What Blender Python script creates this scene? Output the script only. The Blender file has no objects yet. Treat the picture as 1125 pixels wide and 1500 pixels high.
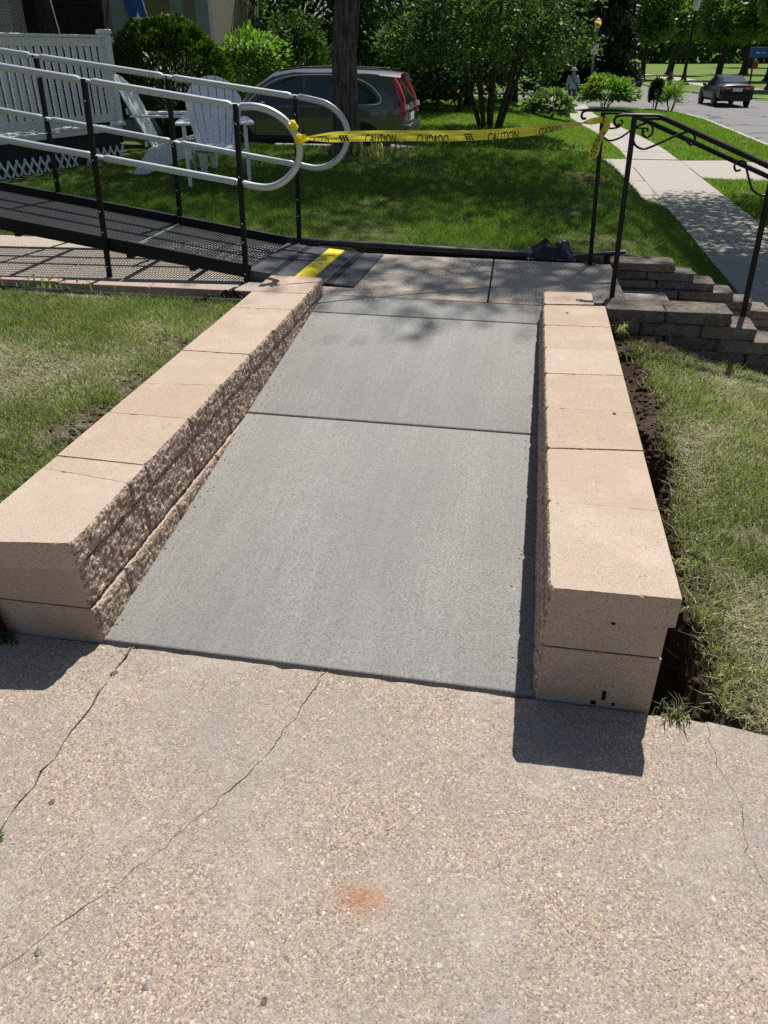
import bpy, bmesh, math, random
import numpy as np
from mathutils import Vector, Matrix, noise as mnoise

random.seed(7)
rng = np.random.default_rng(7)
scene = bpy.context.scene
COL = scene.collection
R = math.radians

# ------------------------------------------------------------------ camera, sky, sun, exposure
CAM_H, PITCH, YAW, FPX = 1.55, R(30.889), R(9.718), 1130.0
cam_data = bpy.data.cameras.new('camera')
cam_data.sensor_fit = 'VERTICAL'
cam_data.sensor_height = 24.0
cam_data.lens = FPX / 1500.0 * 24.0
cam_data.clip_start, cam_data.clip_end = 0.05, 2000.0
cam = bpy.data.objects.new('camera', cam_data)
COL.objects.link(cam)
cam.location = (0, 0, CAM_H)
cam.rotation_euler = (R(90) - PITCH, 0, YAW)
scene.camera = cam

SUN_EL, SUN_AZ = R(60.6), R(13.7)          # azimuth from +Y towards +X
world = bpy.data.worlds.new('World')
scene.world = world
world.use_nodes = True
wn = world.node_tree
bg = wn.nodes['Background']
sky = wn.nodes.new('ShaderNodeTexSky')
sky.sky_type = 'NISHITA'
sky.sun_disc = False
sky.sun_elevation = SUN_EL
sky.sun_rotation = SUN_AZ
sky.dust_density = 1.2
wn.links.new(sky.outputs[0], bg.inputs[0])
bg.inputs[1].default_value = 0.062

sun_data = bpy.data.lights.new('sun', 'SUN')
sun_data.energy = 4.9
sun_data.angle = R(0.53)
sun_data.color = (1.0, 0.965, 0.915)
sun = bpy.data.objects.new('sun', sun_data)
COL.objects.link(sun)
to_sun = Vector((math.sin(SUN_AZ) * math.cos(SUN_EL), math.cos(SUN_AZ) * math.cos(SUN_EL), math.sin(SUN_EL)))
sun.rotation_euler = to_sun.to_track_quat('Z', 'Y').to_euler()
sun.location = (0, 0, 30)

vs = scene.view_settings
vs.view_transform = 'Standard'
vs.look = 'None'
vs.exposure = 0.28
vs.gamma = 1.0
vs.use_curve_mapping = False
scene.cycles.use_denoising = False
scene.cycles.max_bounces = 8
scene.cycles.diffuse_bounces = 3
scene.cycles.transmission_bounces = 6
scene.cycles.sample_clamp_indirect = 6.0

# ------------------------------------------------------------------ helpers
def smooth(a, b, x):
    t = np.clip((np.asarray(x, float) - a) / (b - a), 0, 1)
    return t * t * (3 - 2 * t)

_fw = np.array([-math.sin(YAW) * math.cos(PITCH), math.cos(YAW) * math.cos(PITCH), -math.sin(PITCH)])
_rt = np.array([math.cos(YAW), math.sin(YAW), 0.0])
_up = np.cross(_rt, _fw)
def at(px, py, Y):
    """the point of the vertical plane y = Y that measures as this photo pixel"""
    d = _fw + (px - 562.5) / FPX * _rt - (py - 750.0) / FPX * _up
    t = Y / d[1]
    return Vector((t * d[0], Y, CAM_H + t * d[2]))

def flat(px, py, z):
    """the point of the level plane z that measures as this photo pixel"""
    d = _fw + (px - 562.5) / FPX * _rt - (py - 750.0) / FPX * _up
    t = (z - CAM_H) / d[2]
    return Vector((t * d[0], t * d[1], z))

def vnoise(x, y, seed=0, n=4):
    """cheap smooth 2-D value noise, vectorised, in -1..1"""
    x = np.asarray(x, float); y = np.asarray(y, float)
    out = 0.0; amp = 1.0; tot = 0.0
    for o in range(n):
        f = 2 ** o
        xi = np.floor(x * f); yi = np.floor(y * f)
        fx = x * f - xi; fy = y * f - yi
        fx = fx * fx * (3 - 2 * fx); fy = fy * fy * (3 - 2 * fy)
        def h(a, b):
            v = np.sin(a * 127.1 + b * 311.7 + seed * 74.7 + o * 19.19) * 43758.5453
            return v - np.floor(v)
        v = (h(xi, yi) * (1 - fx) + h(xi + 1, yi) * fx) * (1 - fy) + (h(xi, yi + 1) * (1 - fx) + h(xi + 1, yi + 1) * fx) * fy
        out = out + (v * 2 - 1) * amp; tot += amp; amp *= 0.5
    return out / tot

def tag(o, label=None, cat=None, group=None, kind=None):
    if label: o['label'] = label
    if cat: o['category'] = cat
    if group: o['group'] = group
    if kind: o['kind'] = kind
    return o

def empty(name, loc=(0, 0, 0), rz=0.0, label=None, cat=None, group=None, kind=None):
    o = bpy.data.objects.new(name, None)
    COL.objects.link(o)
    o.location = loc
    o.rotation_euler = (0, 0, rz)
    o.empty_display_size = 0.1
    return tag(o, label, cat, group, kind)

def link(name, me, mat, parent=None, local=False):
    o = bpy.data.objects.new(name, me)
    COL.objects.link(o)
    if mat is not None and not me.materials:
        if isinstance(mat, (list, tuple)):
            for m in mat: me.materials.append(m)
        else:
            me.materials.append(mat)
    if parent is not None:
        o.parent = parent
        if not local and parent.type == 'EMPTY':      # shapes given in world coordinates
            o.matrix_parent_inverse = Matrix.Translation(-Vector(parent.location))
    return o

def root_of(o):
    while o.parent is not None: o = o.parent
    return o

def copy_tree(o, parent=None):
    c = o.copy(); COL.objects.link(c)
    if parent is not None: c.parent = parent
    for ch in list(o.children): copy_tree(ch, c)
    return c

def fast_mesh(name, verts, faces, cols=None, smooth_shade=False):
    """verts (N,3), faces (M,k) of one size k; cols (N,3) per-vertex colour attribute Col"""
    verts = np.ascontiguousarray(verts, dtype=np.float32); faces = np.ascontiguousarray(faces, dtype=np.int32)
    me = bpy.data.meshes.new(name)
    n, (m, k) = len(verts), faces.shape
    me.vertices.add(n); me.vertices.foreach_set('co', verts.ravel())
    me.loops.add(m * k); me.loops.foreach_set('vertex_index', faces.ravel())
    me.polygons.add(m)
    me.polygons.foreach_set('loop_start', np.arange(0, m * k, k, dtype=np.int32))
    me.polygons.foreach_set('loop_total', np.full(m, k, dtype=np.int32))
    if smooth_shade: me.polygons.foreach_set('use_smooth', np.ones(m, dtype=bool))
    if cols is not None:
        a = me.color_attributes.new('Col', 'FLOAT_COLOR', 'POINT')
        c4 = np.ones((n, 4), np.float32); c4[:, :3] = cols
        a.data.foreach_set('color', c4.ravel())
    me.update(calc_edges=True)
    return me

class MB:
    """collects simple shapes; build() links them as one mesh object"""
    def __init__(s): s.v = []; s.f = []
    def add(s, vs_, fs_):
        b = len(s.v); s.v += [tuple(p) for p in vs_]; s.f += [tuple(i + b for i in f) for f in fs_]; return s
    def box(s, c, d, rz=0.0, M=None):
        hx, hy, hz = d[0] / 2, d[1] / 2, d[2] / 2
        P = [Vector((x, y, z)) for z in (-hz, hz) for x, y in ((-hx, -hy), (hx, -hy), (hx, hy), (-hx, hy))]
        if M is not None: P = [M @ p for p in P]
        elif rz: P = [Matrix.Rotation(rz, 3, 'Z') @ p for p in P]
        P = [p + Vector(c) for p in P]
        return s.add(P, [(3, 2, 1, 0), (4, 5, 6, 7), (0, 1, 5, 4), (1, 2, 6, 5), (2, 3, 7, 6), (3, 0, 4, 7)])
    def bar(s, a, b, w, t, up=(0, 0, 1)):
        """rectangular bar from a to b, w across, t along 'up'"""
        a, b = Vector(a), Vector(b); d = (b - a).normalized(); u = Vector(up)
        r = d.cross(u).normalized() * (w / 2); u = r.cross(d).normalized() * (t / 2)
        P = [a - r - u, a + r - u, a + r + u, a - r + u, b - r - u, b + r - u, b + r + u, b - r + u]
        return s.add(P, [(0, 1, 2, 3), (7, 6, 5, 4), (0, 4, 5, 1), (1, 5, 6, 2), (2, 6, 7, 3), (3, 7, 4, 0)])
    def tube(s, pts, r, n=10, flat=1.0):
        pts = [Vector(p) for p in pts]
        rs = r if isinstance(r, (list, tuple)) else [r] * len(pts)
        rings = []; ref = None
        for i, p in enumerate(pts):
            d = (pts[min(i + 1, len(pts) - 1)] - pts[max(i - 1, 0)]).normalized()
            if ref is None:
                ref = Vector((0, 0, 1)) if abs(d.z) < 0.9 else Vector((1, 0, 0))
            ref = (ref - d * ref.dot(d)).normalized()
            q = d.cross(ref)
            rings.append([p + (ref * math.cos(2 * math.pi * k / n) * flat + q * math.sin(2 * math.pi * k / n)) * rs[i] for k in range(n)])
        V = [p for rg in rings for p in rg]; F = []
        for i in range(len(pts) - 1):
            for k in range(n):
                a = i * n + k; b = i * n + (k + 1) % n
                F.append((a, b, b + n, a + n))
        F.append(tuple(range(n - 1, -1, -1))); F.append(tuple((len(pts) - 1) * n + k for k in range(n)))
        return s.add(V, F)
    def lathe(s, c, prof, n=16):
        c = Vector(c); V = []; F = []
        for r, z in prof:
            for k in range(n):
                a = 2 * math.pi * k / n
                V.append(c + Vector((r * math.cos(a), r * math.sin(a), z)))
        for i in range(len(prof) - 1):
            for k in range(n):
                a = i * n + k; b = i * n + (k + 1) % n
                F.append((a, b, b + n, a + n))
        F.append(tuple(range(n - 1, -1, -1))); F.append(tuple((len(prof) - 1) * n + k for k in range(n)))
        return s.add(V, F)
    def prism(s, poly, z0, z1):
        """poly: list of (x, y) counter-clockwise; z0/z1 numbers or functions of (x, y)"""
        n = len(poly)
        f0 = z0 if callable(z0) else (lambda x, y: z0); f1 = z1 if callable(z1) else (lambda x, y: z1)
        V = [(x, y, f0(x, y)) for x, y in poly] + [(x, y, f1(x, y)) for x, y in poly]
        return s.add(V, [tuple(range(n - 1, -1, -1)), tuple(range(n, 2 * n))] + [(i, (i + 1) % n, (i + 1) % n + n, i + n) for i in range(n)])
    def mesh(s, name, bevel=0.0, seg=2, shade=False):
        me = bpy.data.meshes.new(name)
        me.from_pydata(s.v, [], s.f); me.update()
        if bevel or shade:
            bm = bmesh.new(); bm.from_mesh(me)
            bmesh.ops.recalc_face_normals(bm, faces=bm.faces[:])
            if bevel:
                bmesh.ops.bevel(bm, geom=[e for e in bm.edges if e.calc_face_angle(0) > 0.5], offset=bevel, segments=seg, profile=0.5, affect='EDGES', clamp_overlap=True)
            for f in bm.faces: f.smooth = shade
            bm.to_mesh(me); bm.free()
        else:
            bm = bmesh.new(); bm.from_mesh(me); bmesh.ops.recalc_face_normals(bm, faces=bm.faces[:]); bm.to_mesh(me); bm.free()
        if shade:
            me.set_sharp_from_angle(angle=R(40))
        return me
    def build(s, name, mat, parent=None, local=False, bevel=0.0, seg=2, shade=False):
        return link(name, s.mesh(name, bevel, seg, shade), mat, parent, local)

def spline(pts, n=8):
    """Catmull-Rom through points"""
    P = [Vector(p) for p in pts]; P = [P[0] * 2 - P[1]] + P + [P[-1] * 2 - P[-2]]
    out = []
    for i in range(1, len(P) - 2):
        for k in range(n):
            t = k / n
            a, b, c, d = P[i - 1], P[i], P[i + 1], P[i + 2]
            out.append(0.5 * ((2 * b) + (c - a) * t + (2 * a - 5 * b + 4 * c - d) * t * t + (3 * b - a - 3 * c + d) * t ** 3))
    out.append(P[-2])
    return out

# ------------------------------------------------------------------ materials
class NT:
    def __init__(s, name):
        s.m = bpy.data.materials.new(name); s.m.use_nodes = True
        s.t = s.m.node_tree; s.b = s.t.nodes['Principled BSDF']; s.out = s.t.nodes['Material Output']
        s.b.inputs['Specular IOR Level'].default_value = 0.3
    def n(s, kind, **kw):
        nd = s.t.nodes.new(kind)
        for k, v in kw.items():
            if k.startswith('i_'): nd.inputs[k[2:].replace('_', ' ')].default_value = v
            elif k.startswith('n_'): nd.inputs[int(k[2:])].default_value = v
            else: setattr(nd, k, v)
        return nd
    def l(s, a, b): s.t.links.new(a, b); return s
    def pos(s, scale=(1, 1, 1), loc=(0, 0, 0), rot=(0, 0, 0)):
        g = s.n('ShaderNodeNewGeometry'); mp = s.n('ShaderNodeMapping')
        mp.inputs['Scale'].default_value = scale; mp.inputs['Location'].default_value = loc; mp.inputs['Rotation'].default_value = rot
        s.l(g.outputs['Position'], mp.inputs[0]); return mp.outputs[0]
    def noise(s, vec, scale, detail=4, rough=0.55):
        nd = s.n('ShaderNodeTexNoise'); nd.inputs['Scale'].default_value = scale; nd.inputs['Detail'].default_value = detail; nd.inputs['Roughness'].default_value = rough
        if vec is not None: s.l(vec, nd.inputs['Vector'])
        return nd.outputs[0]
    def ramp(s, fac, stops, interp='LINEAR'):
        nd = s.n('ShaderNodeValToRGB'); cr = nd.color_ramp; cr.interpolation = interp
        while len(cr.elements) > 1: cr.elements.remove(cr.elements[-1])
        cr.elements[0].position = stops[0][0]; cr.elements[0].color = (*stops[0][1], 1)
        for p_, c_ in stops[1:]:
            e = cr.elements.new(p_); e.color = (*c_, 1)
        s.l(fac, nd.inputs[0]); return nd.outputs[0]
    def mix(s, fac, a, b, blend='MIX'):
        nd = s.n('ShaderNodeMix'); nd.data_type = 'RGBA'; nd.blend_type = blend
        for sock, v in ((nd.inputs['Factor'], fac), (nd.inputs['A'], a), (nd.inputs['B'], b)):
            sock = [i for i in nd.inputs if i.name == sock.name and i.type == ('VALUE' if sock.name == 'Factor' else 'RGBA')][0]
            if hasattr(v, 'is_linked'): s.l(v, sock)
            elif isinstance(v, (tuple, list)): sock.default_value = (*v, 1)
            else: sock.default_value = v
        return [o for o in nd.outputs if o.type == 'RGBA'][0]
    def math(s, op, a, b=None, clamp=False):
        nd = s.n('ShaderNodeMath'); nd.operation = op; nd.use_clamp = clamp
        for i, v in enumerate((a, b)):
            if v is None: continue
            if hasattr(v, 'is_linked'): s.l(v, nd.inputs[i])
            else: nd.inputs[i].default_value = v
        return nd.outputs[0]
    def bump(s, h, strength=0.3, dist=0.01, normal=None):
        nd = s.n('ShaderNodeBump'); nd.inputs['Strength'].default_value = strength; nd.inputs['Distance'].default_value = dist
        s.l(h, nd.inputs['Height'])
        if normal is not None: s.l(normal, nd.inputs['Normal'])
        return nd.outputs[0]
    def done(s, color=None, rough=None, normal=None, metal=None, spec=None):
        for sock, v in (('Base Color', color), ('Roughness', rough), ('Normal', normal), ('Metallic', metal), ('Specular IOR Level', spec)):
            if v is None: continue
            if hasattr(v, 'is_linked'): s.l(v, s.b.inputs[sock])
            elif isinstance(v, (tuple, list)): s.b.inputs[sock].default_value = (*v, 1)
            else: s.b.inputs[sock].default_value = v
        return s.m

def plain(name, color, rough=0.6, metal=0.0, spec=0.4, vary=0.12, scale=18.0, bump=0.0):
    t = NT(name); p = t.pos()
    f = t.noise(p, scale, 5)
    c = t.mix(f, tuple(max(0, x * (1 - vary)) for x in color), tuple(min(1, x * (1 + vary)) for x in color))
    nm = t.bump(t.noise(p, scale * 6, 3), bump, 0.004) if bump else None
    return t.done(c, rough, nm, metal, spec)

M = {}

def mat_aggregate():
    t = NT('exposed_aggregate_concrete'); p = t.pos()
    warp = t.n('ShaderNodeTexNoise'); warp.inputs['Scale'].default_value = 60; t.l(p, warp.inputs['Vector'])
    wv = t.n('ShaderNodeVectorMath', operation='SCALE'); wv.inputs['Scale'].default_value = 0.012; t.l(warp.outputs['Color'], wv.inputs[0])
    pv = t.n('ShaderNodeVectorMath', operation='ADD'); t.l(p, pv.inputs[0]); t.l(wv.outputs[0], pv.inputs[1]); pv = pv.outputs[0]
    def cells(scale, rnd=1.0):
        v = t.n('ShaderNodeTexVoronoi'); v.inputs['Scale'].default_value = scale; v.inputs['Randomness'].default_value = rnd
        t.l(pv, v.inputs['Vector']); sp = t.n('ShaderNodeSeparateColor'); t.l(v.outputs['Color'], sp.inputs[0])
        return v.outputs['Distance'], sp.outputs
    d1, c1 = cells(250); d2, c2 = cells(140); d3, c3 = cells(50)
    pal = [(0.0, (.075, .06, .05)), (.10, (.24, .17, .125)), (.26, (.42, .31, .24)), (.42, (.33, .25, .19)), (.56, (.54, .42, .33)), (.70, (.25, .21, .18)), (.80, (.46, .32, .245)), (.9, (.64, .55, .45)), (.96, (.12, .12, .12))]
    pebble = t.ramp(c1[0], pal, 'CONSTANT')
    pebble2 = t.ramp(c2[0], [(0, (.40, .30, .23)), (.3, (.56, .43, .34)), (.55, (.33, .26, .22)), (.7, (.62, .52, .43)), (.86, (.24, .22, .21)), (.94, (.72, .66, .56))], 'CONSTANT')
    big = t.ramp(c3[0], [(0, (.27, .27, .27)), (.4, (.70, .63, .52)), (.7, (.42, .30, .25)), (.85, (.62, .45, .32))], 'CONSTANT')
    matrix = t.mix(t.ramp(t.noise(p, 240, 4, .8), [(.36, (0, 0, 0)), (.64, (1, 1, 1))]), (.085, .068, .052), (.52, .425, .335))
    c = t.mix(.58, matrix, pebble)
    c = t.mix(1.0, c, (.985, .99, .97), 'MULTIPLY')
    c = t.mix(t.math('MULTIPLY', t.math('MULTIPLY', t.math('LESS_THAN', d2, 0.42), t.math('GREATER_THAN', c2[1], .62)), .7), c, pebble2)
    bigm = t.math('MULTIPLY', t.math('MULTIPLY', t.math('LESS_THAN', d3, 0.26), t.math('GREATER_THAN', c3[1], .90)), .7)
    c = t.mix(bigm, c, big)
    # broad weathering: grey traffic film and paler worn areas
    w = t.noise(p, 1.9, 10, .70)
    c = t.mix(t.ramp(w, [(.42, (0, 0, 0)), (.66, (.72, .72, .72))]), c, (.27, .25, .225))
    w2 = t.noise(t.pos(loc=(3, 8, 0)), 4.5, 9, .72)
    c = t.mix(t.ramp(w2, [(.53, (0, 0, 0)), (.70, (.45, .45, .45))]), c, (.50, .445, .385))
    w3 = t.noise(t.pos(loc=(9, 1, 0)), 5.5, 10, .76)
    c = t.mix(t.ramp(w3, [(.57, (0, 0, 0)), (.74, (.6, .6, .6))]), c, (.17, .155, .14))
    # rust stain
    g = t.n('ShaderNodeNewGeometry'); sb = t.n('ShaderNodeVectorMath', operation='SUBTRACT'); sb.inputs[1].default_value = (-.215, .965, 0); t.l(g.outputs['Position'], sb.inputs[0])
    mp = t.n('ShaderNodeMapping'); mp.inputs['Rotation'].default_value = (0, 0, .9); mp.inputs['Scale'].default_value = (1, 1.6, 0); t.l(sb.outputs[0], mp.inputs[0])
    ln = t.n('ShaderNodeVectorMath', operation='LENGTH'); t.l(mp.outputs[0], ln.inputs[0])
    dd = t.math('ADD', ln.outputs['Value'], t.math('MULTIPLY', t.math('SUBTRACT', t.noise(p, 22, 6, .75), .5), .14))
    rn = t.ramp(t.noise(p, 150, 4, .8), [(.36, (.25, .25, .25)), (.6, (1, 1, 1))])
    c = t.mix(t.mix(1.0, t.ramp(dd, [(.0, (1, 1, 1)), (.022, (.75, .75, .75)), (.05, (.3, .3, .3)), (.10, (0, 0, 0))]), rn, 'MULTIPLY'), c, (.33, .125, .035))
    hh = t.math('SUBTRACT', 1.0, d1); hh = t.math('ADD', t.math('MULTIPLY', hh, .7), t.math('MULTIPLY', t.noise(p, 420, 2), .5))
    nm = t.bump(hh, .55, .004)
    nm = t.bump(t.noise(p, 8, 3), .25, .02, nm)
    return t.done(c, .82, nm, spec=.35)

def mat_concrete(name, a, b, broom=False, speck=0.0):
    t = NT(name); p = t.pos()
    c = t.mix(t.noise(p, 2.2, 6, .6), a, b)
    fine = t.noise(p, 150, 4, .75)
    c = t.mix(t.ramp(fine, [(.36, (.95, .95, .95)), (.5, (0, 0, 0))]), c, tuple(x * .55 for x in a))
    c = t.mix(t.ramp(fine, [(.51, (0, 0, 0)), (.64, (.75, .75, .75))]), c, tuple(min(1, x * 1.35) for x in b))
    if speck:
        v = t.n('ShaderNodeTexVoronoi'); v.inputs['Scale'].default_value = 38; t.l(p, v.inputs['Vector'])
        c = t.mix(t.math('MULTIPLY', t.math('LESS_THAN', v.outputs['Distance'], .14), speck), c, tuple(x * .45 for x in a))
    h = fine
    if broom:
        st = t.noise(t.pos(scale=(230, 2.2, 2.2)), 1.0, 3, .6)
        c = t.mix(t.ramp(st, [(.35, (.30, .30, .30)), (.6, (0, 0, 0))]), c, tuple(x * .72 for x in a))
        w = t.noise(t.pos(scale=(1.2, .45, 1)), 2.4, 4, .6)
        c = t.mix(t.ramp(w, [(.4, (0, 0, 0)), (.7, (.6, .6, .6))]), c, tuple(x * .80 for x in a))
        w = t.noise(t.pos(scale=(9, .35, 1), loc=(2, 5, 0)), 2.0, 4, .7)
        c = t.mix(t.ramp(w, [(.5, (0, 0, 0)), (.75, (.25, .25, .25))]), c, tuple(min(1, x * 1.2) for x in b))
        w = t.noise(t.pos(loc=(7, 3, 0)), 11, 6, .7)
        c = t.mix(t.ramp(w, [(.58, (0, 0, 0)), (.72, (.35, .35, .35))]), c, tuple(x * .74 for x in a))
        h = t.math('ADD', t.math('MULTIPLY', fine, .6), st)
    nm = t.bump(h, .42, .004)
    return t.done(c, .85, nm, spec=.3)

def mat_block(name, a, b, splitface=False):
    t = NT(name); p = t.pos()
    oi = t.n('ShaderNodeObjectInfo')
    c = t.mix(t.noise(p, 7, 5, .6), a, b)
    c = t.mix(t.math('MULTIPLY', oi.outputs['Random'], .9), c, tuple(x * y for x, y in zip(a, (.99, .86, .78))))
    sc_ = t.n('ShaderNodeMath', operation='FRACT'); t.l(t.math('MULTIPLY', oi.outputs['Random'], 17.3), sc_.inputs[0])
    c = t.mix(t.math('MULTIPLY', sc_.outputs[0], .35), c, tuple(x * .80 for x in a))
    dust = t.noise(t.pos(loc=(1, 6, 2)), 4.0, 9, .72)
    c = t.mix(t.ramp(dust, [(.52, (0, 0, 0)), (.66, (.45, .45, .45))]), c, tuple(min(1, x * 1.22) for x in b))
    fine = t.noise(p, 330, 3, .7)
    c = t.mix(t.ramp(fine, [(.36, (.75, .75, .75)), (.5, (0, 0, 0))]), c, tuple(x * .55 for x in a))
    c = t.mix(t.ramp(fine, [(.50, (0, 0, 0)), (.64, (.6, .6, .6))]), c, tuple(min(1, x * 1.35) for x in b))
    blot = t.noise(t.pos(loc=(4, 2, 7)), 13, 5, .65)
    c = t.mix(t.ramp(blot, [(.46, (0, 0, 0)), (.68, (.55, .55, .55))]), c, ((.45, .335, .235) if a[0] > .4 else tuple(x * .75 for x in a)))
    hole = t.noise(p, 95, 2, .4)
    c = t.mix(t.ramp(hole, [(.24, (.7, .7, .7)), (.30, (0, 0, 0))]), c, tuple(x * .45 for x in a))
    if splitface:
        v = t.n('ShaderNodeTexVoronoi'); v.inputs['Scale'].default_value = 95; t.l(p, v.inputs['Vector'])
        sp = t.n('ShaderNodeSeparateColor'); t.l(v.outputs['Color'], sp.inputs[0])
        c = t.mix(.72, c, t.ramp(sp.outputs[0], [(0, (.24, .165, .115)), (.25, (.46, .345, .255)), (.45, (.36, .24, .175)), (.62, (.58, .46, .36)), (.8, (.30, .225, .165)), (.92, (.66, .57, .47))], 'CONSTANT'))
        nm = t.bump(t.math('ADD', t.noise(p, 75, 5, .7), t.math('MULTIPLY', v.outputs['Distance'], -.6)), .8, .010)
    else:
        nm = t.bump(t.math('ADD', fine, t.math('MULTIPLY', hole, .6)), .38, .003)
    return t.done(c, .88, nm, spec=.25)

def mat_stone():
    t = NT('tumbled_stone'); p = t.pos(); oi = t.n('ShaderNodeObjectInfo')
    c = t.mix(oi.outputs['Random'], (.12, .098, .080), (.235, .19, .155))
    c = t.mix(t.ramp(t.noise(p, 14, 6, .7), [(.4, (0, 0, 0)), (.66, (.8, .8, .8))]), c, (.29, .255, .22))
    c = t.mix(t.ramp(t.noise(t.pos(loc=(3, 1, 4)), 30, 6, .75), [(.5, (0, 0, 0)), (.7, (.8, .8, .8))]), c, (.05, .043, .036))
    n1 = t.noise(p, 60, 6, .75)
    return t.done(c, .93, t.bump(t.math('ADD', n1, t.noise(p, 17, 4, .6)), .9, .016), spec=.2)

def mat_leaf(name, a, b, trans=.35, tint=(.75, 1.0, .25), rough=.5):
    """foliage: colour per leaf from the Col attribute (0..1 picks a..b), light passes through"""
    t = NT(name)
    at_ = t.n('ShaderNodeAttribute', attribute_name='Col'); sp = t.n('ShaderNodeSeparateColor'); t.l(at_.outputs['Color'], sp.inputs[0])
    c = t.mix(sp.outputs[0], a, b)
    t.done(c, rough, spec=.35)
    tr = t.n('ShaderNodeBsdfTranslucent')
    t.l(t.mix(1.0, c, tuple(2.0 * x for x in tint), 'MULTIPLY'), tr.inputs['Color'])
    ms = t.n('ShaderNodeMixShader'); ms.inputs[0].default_value = trans
    t.l(t.b.outputs[0], ms.inputs[1]); t.l(tr.outputs[0], ms.inputs[2]); t.l(ms.outputs[0], t.out.inputs[0])
    return t.m

def mat_grass(name):
    t = NT(name)
    at_ = t.n('ShaderNodeAttribute', attribute_name='Col')
    t.done(at_.outputs['Color'], .55, spec=.3)
    tr = t.n('ShaderNodeBsdfTranslucent'); t.l(t.mix(1.0, at_.outputs['Color'], (1.35, 1.6, .7), 'MULTIPLY'), tr.inputs['Color'])
    ms = t.n('ShaderNodeMixShader'); ms.inputs[0].default_value = .4
    t.l(t.b.outputs[0], ms.inputs[1]); t.l(tr.outputs[0], ms.inputs[2]); t.l(ms.outputs[0], t.out.inputs[0])
    return t.m

def mat_ground():
    """soil and thatch; patches of green away from the yard"""
    t = NT('lawn_soil'); p = t.pos()
    c = t.mix(t.noise(p, 22, 6, .7), (.035, .025, .018), (.11, .08, .052))
    far = t.mix(t.noise(p, .35, 5, .6), (.095, .155, .030), (.17, .235, .055))
    far = t.mix(t.ramp(t.noise(p, 3.5, 5, .7), [(.4, (.5, .5, .5)), (.6, (0, 0, 0))]), far, (.08, .125, .028))
    sx = t.n('ShaderNodeSeparateXYZ'); g = t.n('ShaderNodeNewGeometry'); t.l(g.outputs['Position'], sx.inputs[0])
    lawn = t.mix(t.noise(p, 30, 5, .7), (.045, .075, .016), (.10, .135, .04))
    thatch = t.mix(t.noise(p, 55, 5, .7), (.085, .082, .042), (.24, .215, .13))
    c = t.mix(t.math('MAXIMUM', t.math('GREATER_THAN', sx.outputs['X'], .78), t.math('LESS_THAN', sx.outputs['X'], -1.62)), c, t.mix(t.ramp(t.noise(p, 3.3, 6, .7), [(.42, (1, 1, 1)), (.6, (.15, .15, .15))]), c, thatch))
    c = t.mix(t.math('GREATER_THAN', sx.outputs['Y'], 5.9), c, lawn)
    c = t.mix(t.math('GREATER_THAN', sx.outputs['Y'], 23.0), c, far)
    nm = t.bump(t.noise(p, 60, 5, .7), .8, .02)
    return t.done(c, .95, nm, spec=.1)

def mat_road():
    t = NT('worn_asphalt'); p = t.pos()
    c = t.mix(t.noise(p, .5, 6, .6), (.155, .148, .145), (.225, .215, .21))
    c = t.mix(t.ramp(t.noise(p, 60, 4, .7), [(.4, (.4, .4, .4)), (.55, (0, 0, 0))]), c, (.10, .095, .095))
    v = t.n('ShaderNodeTexVoronoi', feature='DISTANCE_TO_EDGE'); v.inputs['Scale'].default_value = .22
    wn_ = t.n('ShaderNodeTexNoise'); wn_.inputs['Scale'].default_value = .8; t.l(p, wn_.inputs['Vector'])
    ad = t.n('ShaderNodeVectorMath', operation='MULTIPLY_ADD'); ad.inputs[1].default_value = (2, 2, 0); t.l(wn_.outputs['Color'], ad.inputs[0]); t.l(p, ad.inputs[2]); t.l(ad.outputs[0], v.inputs['Vector'])
    c = t.mix(t.ramp(v.outputs['Distance'], [(.010, (.8, .8, .8)), (.022, (0, 0, 0))]), c, (.05, .048, .048))
    return t.done(c, .85, t.bump(t.noise(p, 90, 3), .3, .01), spec=.3)

def mat_bark(name, a=(.045, .033, .026), b=(.24, .195, .16)):
    t = NT(name)
    g = t.pos(scale=(1, 1, .18))
    n1 = t.noise(g, 26, 6, .7)
    c = t.mix(t.ramp(n1, [(.36, (0, 0, 0)), (.64, (1, 1, 1))]), a, b)
    return t.done(c, .95, t.bump(n1, 1.0, .05), spec=.15)

def mat_glass(name, color=(.015, .02, .022)):
    t = NT(name); t.b.inputs['Coat Weight'].default_value = .6; t.b.inputs['Coat Roughness'].default_value = .03
    return t.done(color, .06, spec=.7)

def mat_paint(name, color, metal=.55, coat=1.0):
    t = NT(name); t.b.inputs['Coat Weight'].default_value = coat; t.b.inputs['Coat Roughness'].default_value = .04
    p = t.pos(); c = t.mix(t.noise(p, 900, 2), tuple(x * .85 for x in color), tuple(x * 1.15 for x in color))
    return t.done(c, .32, metal=metal)

M['aggregate'] = mat_aggregate()
M['new_concrete'] = mat_concrete('new_broomed_concrete', (.245, .238, .222), (.300, .291, .270), True)
M['old_concrete'] = mat_concrete('weathered_tan_concrete', (.33, .285, .235), (.44, .385, .32), False, .8)
M['walk_concrete'] = mat_concrete('sidewalk_concrete', (.32, .29, .25), (.42, .385, .335), False, .6)
M['kerb'] = mat_concrete('kerb_concrete', (.38, .34, .30), (.50, .46, .40))
M['edging_stone'] = mat_concrete('edging_stone', (.34, .25, .19), (.48, .36, .28))
M['cap'] = mat_block('smooth_tan_block', (.405, .325, .250), (.505, .412, .325))
M['split'] = mat_block('split_face_block', (.32, .235, .17), (.50, .385, .29), True)
M['step_stone'] = mat_stone()
M['grass'] = mat_grass('grass_blades')
M['ground'] = mat_ground()
M['road'] = mat_road()
M['bark'] = mat_bark('furrowed_bark')
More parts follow.
